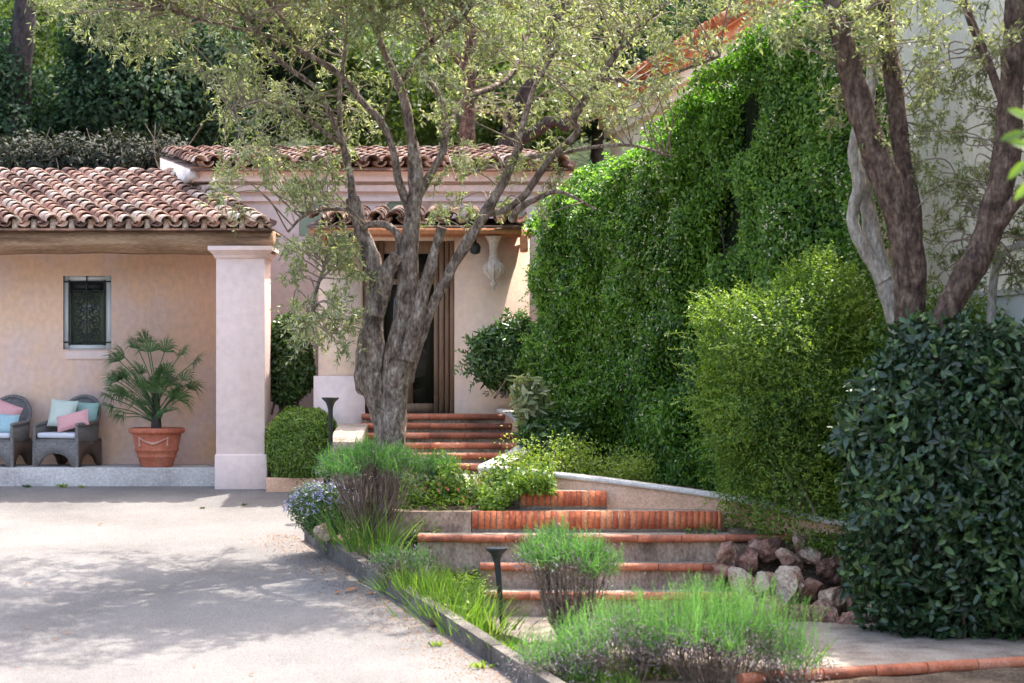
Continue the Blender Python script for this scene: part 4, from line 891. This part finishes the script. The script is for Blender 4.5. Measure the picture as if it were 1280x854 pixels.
k=rng.uniform(size=n)<(.012+.085*np.clip((s/HL-.25)/.4,0,1)*np.clip((z-1.2)/1.5,0,1)); k&=disp>-.12
Xf=X[k]+np.stack([nxn[k],nyn[k],np.zeros(k.sum())],1)*.05; fm=MB(); m=len(Xf)
for r_ in range(2): leaves(fm,Xf+rng.normal(size=(m,3))*.008,rdir(m),unit(np.stack([nxn[k],nyn[k],np.full(m,.5)],1)+rng.normal(size=(m,3))*.4),.03,.02)
part('flowers',fm,M['flower'],t)
st=MB()
for s_ in np.arange(.1,HL,.22):
    x_,y_,a_,b_=hpos(np.array([s_])); sg_=-1 if a_[0]*(-x_[0])+b_[0]*(-y_[0])<0 else 1; a_=a_[0]*sg_;b_=b_[0]*sg_
    p=np.array([x_[0]-a_*.42,y_[0]-b_*.42,-.3]); st.tube(crom([p+np.array([0,.1,0])]+[p+np.array([rng.normal()*.12,.1+rng.normal()*.06,h_]) for h_ in (.8,1.6,2.4,3.4)],4),np.linspace(.03,.01,17),6,cap=False)
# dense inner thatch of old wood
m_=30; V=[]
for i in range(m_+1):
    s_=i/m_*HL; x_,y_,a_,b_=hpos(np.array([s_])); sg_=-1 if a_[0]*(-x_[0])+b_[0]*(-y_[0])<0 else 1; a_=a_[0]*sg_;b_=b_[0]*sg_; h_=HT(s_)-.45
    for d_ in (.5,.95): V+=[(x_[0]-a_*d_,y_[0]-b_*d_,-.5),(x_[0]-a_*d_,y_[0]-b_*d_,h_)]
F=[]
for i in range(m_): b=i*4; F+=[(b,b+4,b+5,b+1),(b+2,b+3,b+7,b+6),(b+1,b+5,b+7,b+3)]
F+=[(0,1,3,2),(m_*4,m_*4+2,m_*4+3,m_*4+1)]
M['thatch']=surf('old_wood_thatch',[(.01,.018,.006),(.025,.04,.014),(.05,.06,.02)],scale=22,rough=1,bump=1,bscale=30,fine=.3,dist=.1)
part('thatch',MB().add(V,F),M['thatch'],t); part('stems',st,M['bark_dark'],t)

# ------------------------------------------------------------------ shrubs
def sprigs(lf,X,N,m,ln,L,W,up=.5,fancy=False):
    for p,nn in zip(X,N):
        d=unit(nn*.7+rng.normal(size=3)*.45+np.array([0,0,up])); l=ln*rng.uniform(.5,1.3); k=np.linspace(.15,1,m)[:,None]
        q=p+d*l*k+np.array([0,0,-.25*l])*k*k; lf.tube([p,p+d*l*.5+np.array([0,0,-.06*l]),p+d*l+np.array([0,0,-.25*l])],.0022,3,.9,cap=False)
        sd_=unit(np.cross(d,rng.normal(size=3))); sg_=np.where(np.arange(m)%2,1,-1)[:,None]
        leaves(lf,q,d*.6+sd_*sg_+rng.normal(size=(m,3))*.25,rdir(m)+np.array([0,0,.8]),L*rng.uniform(.6,1.1,m)*(1.1-.5*k[:,0]),W,fancy,vary=np.clip(rng.normal(.8,.2,m),0,1))
def shrub(name,c,rad,n,L,W,mat,label,cat='shrub',lump=.12,freq=3,depth=.16,power=2,seed=0,fancy=False,zmin=None,up=.3,stems=12,flat=1.0,inner=True,fold=.18,group=None,sj=.35,sprig=0,sl=.2):
    c=np.array(c,float); zb=(zmin if zmin is not None else c[2]-rad[2])
    t=thing(name,(c[0],c[1],zb),label,cat,group); lf=MB(); blob_leaves(lf,c,rad,n,L,W,lump,freq,depth,power,seed,fancy,zmin,up,fold,flat,sj)
    if sprig:
        d=rdir(sprig); d=d[(d[:,1]<.3)]; pw=power; dd=d/((np.abs(d)**pw).sum(1)**(1/pw))[:,None]; q_=dd*np.array(rad); f_=1+lump*Wav(freq,seed=seed)(q_)-.03
        XX=c+q_*f_[:,None]; kz=XX[:,2]>zb+.05; sprigs(lf,XX[kz],unit(d/np.array(rad))[kz],9,sl,L,W*.9,fancy=fancy)
    if inner: blob_leaves(lf,c,[r*.7 for r in rad],n//4,L*1.2,W*1.3,lump,freq,.25,power,seed,False,zmin,up)
    part('foliage',lf,mat,t); st=MB()
    for k in range(stems):
        a=np.array([c[0]+rng.normal()*rad[0]*.2,c[1]+rng.normal()*rad[1]*.2,zb-.08]); e=c+rdir(1)[0]*np.array(rad)*.6; e[2]=max(e[2],c[2])
        st.tube(crom([a,(a+e)/2+rng.normal(size=3)*.04,e],4),np.linspace(.018,.005,9),5,cap=False)
    part('stems',st,M['twig'],t); return t
sprigs(hedge_lf,HX,HN,9,.2,.06,.024,up=.25); part('foliage',hedge_lf,M['hedge'],hedge_t)
shrub('round_bush',(gx(371,24.1)+.0,24.75,.5),(.44,.4,.5),26000,.032,.018,M['boxwood'],'round clipped light green bush beside the square column',lump=.05,freq=6,depth=.08,power=2.6,seed=1,zmin=.02,sprig=260,sl=.07)
shrub('laurel_shrub',(gx(358,25.3),25.6,gz(450,25.4)),(.36,.35,.62),9000,.07,.035,M['glossy2'],'dark upright shrub behind the round clipped bush',lump=.18,seed=2)
shrub('laurel_shrub',(gx(640,24.3),24.3,gz(446,24.3)),(.44,.4,.42),7500,.1,.035,M['glossy2'],'dark rounded laurel shrub against the wall right of the door',lump=.16,depth=.22,seed=3,fancy=True,sprig=90,sl=.2)
shrub('pale_shrub',(gx(662,22.6),22.6,gz(495,22.6)),(.2,.2,.36),420,.13,.05,M['pale_leaf'],'sparse pale leaved shrub in front of the rounded laurel',lump=.25,depth=.35,seed=4,fancy=True,stems=10,inner=False)
shrub('low_shrub',(gx(690,22.8),22.6,gz(545,22.6)),(.38,.35,.26),2600,.12,.05,M['glossy2'],'low dark broad leaved shrub at the foot of the jasmine hedge',lump=.2,depth=.25,seed=5,fancy=True)
# yellow green shrub along the retaining wall
t=thing('golden_shrub',P(720,600,20.9),'yellow green low shrub spilling along the top of the retaining wall','shrub'); lf=MB(); st=MB()
for k in range(46):
    x=rng.uniform(632,800); y=np.interp(x,[630,680,740,810],[575,560,570,590])+rng.normal()*7; c=P(x,y,20.9+rng.uniform(-.3,.4)); a=P(x+rng.normal()*14,606,20.9)
    C=crom([a,(a+c)/2+rng.normal(size=3)*.05,c+rng.normal(size=3)*.06+np.array([0,0,.03])],5); st.tube(C,np.linspace(.006,.002,len(C)),4,cap=False)
    nl=110; X_=C[rng.integers(2,len(C),nl)]+rng.normal(size=(nl,3))*np.array([.09,.09,.055]); leaves(lf,X_,rdir(nl),rdir(nl)+np.array([0,0,1.]),.04*rng.uniform(.7,1.2,nl),.019,fold=.15)
part('foliage',lf,M['yellow'],t); part('stems',st,M['twig'],t)
shrub('privet_bush',(gx(998,18.9),19.2,gz(492,18.9)),(.84,.58,1.08),56000,.045,.02,M['bright'],'large bright green billowing bush between the jasmine hedge and the dark clipped hedge',lump=.3,freq=2.8,depth=.3,seed=6,power=2.0,up=.4,stems=20,sprig=1500,sl=.27)
shrub('privet_bush',(gx(1190,18.4),18.9,gz(420,18.4)),(.75,.4,.42),7000,.05,.022,M['bright'],'small green bush under the thick leaning trunk',lump=.2,seed=7)
hc=(gx(1215,16.9),17.25,.46)
shrub('clipped_hedge',(gx(1225,16.9),17.3,.5),(1.12,.72,1.33),19000,.098,.048,M['glossy'],'dark glossy large leaved clipped hedge filling the right foreground','hedge',lump=.10,freq=3.0,depth=.13,power=3.6,seed=8,fancy=True,up=.1,stems=30,flat=.6,fold=.14,sj=.5,sprig=170,sl=.22)
# near leaves at the right edge
t=thing('leafy_branch',P(1300,200,9.5),'bright green large leaves poking in at the right edge','branch'); lf=MB(); st=MB()
C=crom([P(1420,150,9.6),P(1340,190,9.5),P(1285,205,9.4)],8); st.tube(C,np.linspace(.012,.004,len(C)),6)
for (a,b,dx,dz) in ((1290,150,-.1,.05),(1282,165,-.1,-.03),(1284,200,-.08,-.08),(1290,225,-.07,-.08),(1292,185,-.1,.03),(1300,240,-.06,-.1),(1310,140,-.05,.1)):
    leaves(lf,np.array([P(a,b,9.4)]),np.array([[dx,0,dz]]),np.array([[.1,-1.,.3]]),.13,.045,fancy=True)
part('leaves',lf,M['boxwood'],t); part('twig',st,M['twig'],t)

# ------------------------------------------------------------------ lavenders, grass, flowers
def lavender(px_,py_,Y,w_,h_,nstem,label,head=.0,top=.2,woody=.75,needles=16,spikes=3,spikeh=.2):
    b=P(px_,py_,Y); t=thing('lavender_bush',b,label,'shrub','lavender bushes in the bed'); st=MB(); gr=MB(); gy=MB()
    lum=Wav(9.,seed=int(px_))
    for k in range(nstem):
        a=b+np.array([rng.normal()*.04,rng.normal()*.04,-.05]); ang=rng.uniform(0,6.28); rr=math.sqrt(rng.uniform())*w_
        e=b+np.array([math.cos(ang)*rr,math.sin(ang)*rr*.8,h_*woody*(1.02-.22*(rr/w_)**2)]); e[2]+=h_*.07*lum(e[None,:]*np.array([1,1,.2]))[0]+rng.normal()*.02*h_
        m=(a+e)/2+np.array([math.cos(ang)*.05,0,-.05])+rng.normal(size=3)*.03; C=crom([a,m,e],5); st.tube(C,np.linspace(.008,.0025,len(C)),5,cap=False)
        for q in range(7):
            i=rng.integers(3,len(C)); e2=C[i]+rng.normal(size=3)*np.array([.07,.07,.05])+np.array([0,0,.07]); st.tube([C[i],(C[i]+e2)/2+rng.normal(size=3)*.008,e2],.0022,3,cap=False,r=rng.uniform())
        n=needles*2; dd=unit(np.array([math.cos(ang)*.3,math.sin(ang)*.3,.9])+rng.normal(size=(n,3))*.5)
        cc=e+rng.normal(size=(n,3))*np.array([.05,.05,.03]); blades(gr,cc,dd,h_*top*.55*rng.uniform(.35,1.1,n),.0065,bend=.2,vary=rng.uniform(0,.8,n))
        n=spikes; cc=e+rng.normal(size=(n,3))*np.array([.05,.05,.02]); dd=unit(rng.normal(size=(n,3))*.16+np.array([math.cos(ang)*.12*rr/w_,0,1.])); hh=h_*spikeh*rng.uniform(.5,1.25,n)
        blades(gr,cc,dd,hh,.005,bend=.1,vary=rng.uniform(.4,1,n))
        for q in range(n):
            tp=cc[q]+dd[q]*hh[q]*.82; m5=7; p=tp+dd[q]*np.linspace(-.03,.03,m5)[:,None]*min(1.6,hh[q]/.12); leaves(gr,p,unit(rdir(m5)+dd[q]*1.6),rdir(m5),.018,.008,vary=rng.uniform(.5,1,m5))
        if head:
            n=int(head*12); cc=e+rng.normal(size=(n,3))*np.array([.08,.08,.06])-np.array([0,0,.04]); leaves(gy,cc,rdir(n)+np.array([0,0,.8]),rdir(n),.035*rng.uniform(.5,1.2,n),.012)
    part('stems',st,M['lav_wood'],t); part('foliage',gr,M['lav'],t)
    if gy.n: part('dry_flowers',gy,M['lav_grey'],t)
    return t
lavender(462,665,19.2,.48,1.0,120,'lavender with bare brown stems and green top in front of the olive trunk',head=.8,top=.22,woody=.78,needles=22,spikes=2,spikeh=.12)
lavender(545,640,20.2,.2,.72,30,'small green lavender right of the olive trunk',head=.3,top=.3,woody=.7,spikeh=.15)
lavender(712,800,16.6,.36,.98,80,'grey green lavender on crooked stems just right of the black path light',head=2.4,top=.26,woody=.8,needles=20,spikes=3,spikeh=.15)
lavender(765,880,15.3,.42,.78,60,'lavender at the bottom edge with the greyest dry flower heads, right of the kerb end',head=4.,top=.28,woody=.72,needles=9,spikes=4,spikeh=.3)
lavender(895,878,15.2,.52,.86,85,'widest bright green lavender at the bottom edge in front of the rocks',head=3.,top=.3,woody=.66,needles=12,spikes=6,spikeh=.42)
lavender(985,868,15.0,.27,.6,30,'small lavender at the bottom edge beside the terracotta landing edge',head=3,top=.3,woody=.55,needles=8,spikes=4,spikeh=.55)
lavender(700,895,15.3,.32,.66,38,'lowest lavender at the bottom edge beside the end of the kerb',head=4,top=.3,woody=.7,needles=9,spikes=3,spikeh=.3)
lavender(830,862,15.6,.42,.7,46,'grey patch of lavender in the middle of the bottom row of lavenders',head=4,top=.3,woody=.7,needles=9,spikes=5,spikeh=.35)
lavender(500,735,18.6,.24,.42,40,'low greyish lavender in the grass beside the kerb',head=3,top=.3,woody=.7,needles=10,spikes=2,spikeh=.3)
# bright grass
def soilz(X,Y): return soil(X,Y)
def grass_patch(pts,n,h,wd,label,mat='grass',spread=.12,bend=.35,nm='grass'):
    mb=MB(); C=[]; H=[]
    for _ in range(n):
        Y=rng.uniform(*pts['Y']); k=kx(min(Y,21.3)); X=k+.2+rng.beta(1.2,1.4)*pts['w'](Y); C.append((X,Y,soilz(X,Y)-.01)); 
    C=np.array(C); cl_=Wav(5.,seed=77)(C*np.array([1,1,0])); hh_=h*rng.uniform(.4,1.1,n)*(1+.6*cl_); keep=(hh_>.03)&(cl_>-.5); C=C[keep]; hh_=hh_[keep]
    blades(mb,C,rdir(len(C))*.35+np.array([0,0,1.]),hh_,wd,bend=bend)
    return single(nm,mb,M[mat],label,'grass',kind='stuff')
grass_patch({'Y':(15.0,19.3),'w':lambda Y:max(.35,-.15-kx(Y)) if Y>17 else .6},6500,.12,.007,'bright green grass filling the bed between the kerb and the steps')
# individual tall tufts
def tuft(px_,py_,Y,n,h,r,label,wd=.013,mat='grass'):
    b=P(px_,py_,Y); mb=MB(); C=b+rng.normal(size=(n,3))*np.array([r,r,.0]); d=(C-b)*1.4/max(r,.01)*.25+np.array([0,0,1.])+rng.normal(size=(n,3))*.12
    mb.tube([b-np.array([0,0,.03]),b+np.array([0,0,.015])],[.03,.02],8); blades(mb,C,d,h*.75*rng.uniform(.4,1.15,n),wd*.62,bend=.25,seg=4); return single('grass_tuft',mb,M[mat],label,'grass','tufts of tall grass in the bed')
tuft(468,690,19.0,170,.8,.14,'tall grass tuft at the left, below the bare stemmed lavender')
tuft(445,680,19.2,130,.65,.13,'grass tuft beside the lilac flowers')
tuft(520,735,18.2,220,.42,.15,'wide grass tuft right of the low greyish lavender')
tuft(570,770,17.4,300,.42,.17,'fullest bright grass tuft left of the black path light')
tuft(600,790,17.0,260,.34,.16,'short bright grass tuft at the foot of the black path light')
tuft(550,745,17.9,220,.42,.14,'grass tuft in the middle of the bed beside the kerb')
tuft(645,810,16.2,140,.2,.12,'low grass tuft between the path light and the kerb end')
tuft(855,800,15.6,60,.45,.1,'thin grass tuft among the lavenders in front of the lowest step')
tuft(1000,830,15.6,30,.5,.06,'thin upright grass tuft at the landing edge in front of the rocks')
# broad-leaved herbs in the bed
mb=MB()
for _ in range(620):
    Y=rng.uniform(15.2,19.8); X=kx(min(Y,21.3))+.16+rng.uniform(0,.95); z=soilz(X,Y); n=16; c=np.array([X,Y,z+.05])+rng.normal(size=(n,3))*np.array([.05,.05,.04])
    leaves(mb,c,rdir(n)*np.array([1,1,.4])+np.array([0,0,.25]),rdir(n)*.4+np.array([0,0,1.]),.05*rng.uniform(.6,1.4,n),.022)
single('ground_cover',mb,M['bright'],'small leafy weeds among the grass in the bed',None,kind='stuff')
# ivy-like cover with pink blossoms behind the bed wall
mb=MB(); n=12000; x=rng.uniform(500,692,n); Y=19.75+rng.uniform(0,.9,n)-.3*(x>600); z=.12+np.abs(rng.normal(size=n))*.13+.14*np.clip(Wav(4.,seed=9)(np.stack([x/40,Y,Y],1)),-.4,1)
leaves(mb,np.stack([gx(x,Y),Y,z],1),rdir(n),rdir(n)*.7+np.array([0,-.4,1.]),.05*rng.uniform(.6,1.3,n),.032,fold=.15)
t=thing('rose_cover',P(585,640,19.9),'leafy green ground cover spilling over the low wall right of the olive trunk','plant')
part('foliage',mb,M['bright'],t)
mb=MB(); n=60; x=rng.uniform(520,660,n); leaves(mb,np.stack([gx(x,19.7),np.full(n,19.7)+rng.uniform(-.1,.3,n),.3+rng.normal(size=n)*.08],1),rdir(n),rdir(n),.035,.03); M['pinkfl']=leafmat('pink_petal',[(.6,.12,.1),(.7,.3,.28)],trans=.3,rough=.6)
part('blossoms',mb,M['pinkfl'],t)
# lilac flower bush
t=thing('lilac_flower_bush',P(408,668,20.4),'low bush of lilac daisy flowers at the far end of the kerb','flowers'); lf=MB(); c=P(405,640,20.45)
blob_leaves(lf,c,(.36,.34,.3),5200,.05,.014,lump=.2,depth=.25,seed=12); part('foliage',lf,M['glossy2'],t); fl_=MB()
d=rdir(330); d[:,2]=np.abs(d[:,2])*.9; X=c+d*np.array([.4,.38,.33])*rng.uniform(.88,1.08,(330,1))
for k in range(4): leaves(fl_,X,rdir(330),d+rdir(330)*.4,.026,.014)
part('flowers',fl_,M['lilac'],t)
t=thing('violet_flower',P(478,640,19.3),'two white and violet blossoms by the bare lavender stems','flowers'); fl_=MB(); X=np.array([P(478,640,19.2),P(476,634,19.2)])
for k in range(6): leaves(fl_,X,rdir(2),np.array([[0,-1.,.3]]*2)+rdir(2)*.5,.05,.03)
part('petals',fl_,M['lilac'],t); part('stem',MB().tube([P(478,670,19.3),P(480,655,19.25),P(478,638,19.2)],.003,4),M['twig'],t)
# plants right of steps
shrub('small_herb',(gx(1030,18.7),18.75,gz(680,18.75)),(.3,.22,.15),700,.05,.016,M['bright'],'small green herb growing behind the rocks under the privet bush',lump=.3,depth=.4,seed=14,stems=8,inner=False)
shrub('small_herb',(gx(878,19.2),19.2,gz(664,19.2)),(.14,.08,.04),120,.035,.016,M['bright'],'tiny weed growing on the wide tread at the foot of the brick riser',lump=.3,depth=.4,seed=15,stems=3,inner=False)
# weeds and litter on the driveway
for i,(a,b,s_,l) in enumerate([(79,606,1.,'bright weed sprouting at the foot of the porch plinth'),(34,603,.8,'small dark weed against the porch plinth, below the left armchair'),(102,607,.6,'thin dry weed just right of the bright weed at the plinth'),(253,636,.5,'tiny weed in the driveway before the column'),(304,632,.5,'tiny weed in the driveway near the back kerb'),(545,808,.9,'weed growing at the foot of the kerb stones'),(600,835,1.1,'weed at the foot of the near end of the kerb')]):
    Y_=(1.5+2.49)/((b-HY)/FPX+.1) if b>607.9 else 24.8; Y_=min(Y_,24.85)
    c=np.array([gx(a,Y_),Y_,zg(Y_)]); n=26; mb=MB(); leaves(mb,c+rng.normal(size=(n,3))*np.array([.03,.03,.0])*s_,rdir(n)*np.array([1,1,.3])+np.array([0,0,.7]),rdir(n),.07*s_,.018*s_)
    single('weed',mb,M['yellow'] if i in (0,2,5,6) else M['glossy2'],l,'weed','weeds on the driveway')
lv=[(122,657,.05,'curled dark leaf lying on the far sunlit part of the driveway'),(30,732,.045,'brown leaf lying in the driveway shade at the left'),(430,741,.09,'bright orange fallen leaf lying beside the kerb'),(416,743,.06,'brown leaf left of the bright orange leaf'),(32,786,.03,'small leaf at the left on the sunlit near driveway'),(82,793,.035,'small reddish leaf right of the leftmost small leaf'),(66,801,.03,'small leaf below the reddish one on the near driveway'),(240,835,.03,'small leaf near the bottom edge left of centre'),(310,845,.04,'brown leaf at the bottom edge of the driveway'),(458,744,.05,'grey leaf against the kerb right of the orange leaf'),(18,838,.02,'reddish leaf in the bottom left corner')]
for i,(a,b,s_,l) in enumerate(lv):
    Y_=3.99/((b-HY)/FPX+.1); c=np.array([[gx(a,Y_),Y_,zg(Y_)+.008]]); mb=MB(); leaves(mb,c,np.array([[1.,rng.normal()*.5,.1]]),np.array([[0,-.3,1.]]),s_*1.5,s_*.7,fancy=True,fold=.3,curl=-.15,vary=np.array([rng.uniform(0,.6) if i!=2 else .45]))
    single('fallen_leaf',mb,M['fallen'],l,'leaf','fallen leaves on the driveway')
mb=MB(); n=2600; Y=rng.uniform(15.3,21.6,n); X=np.array([kx(y) for y in Y])-.02-np.abs(rng.normal(size=n))*.28
leaves(mb,np.stack([X,Y,np.array([zg(y) for y in Y])+.006],1),rdir(n)*np.array([1,1,.08]),np.tile([0,0,1.],(n,1))+rdir(n)*.3,.022*rng.uniform(.5,1.5,n),.009)
single('leaf_litter',mb,M['fallen'],'fine dry leaf litter gathered along the kerb',None,kind='stuff')
print('objects',len(COL.objects),'faces',sum(len(o.data.polygons) for o in COL.objects if o.type=='MESH'))
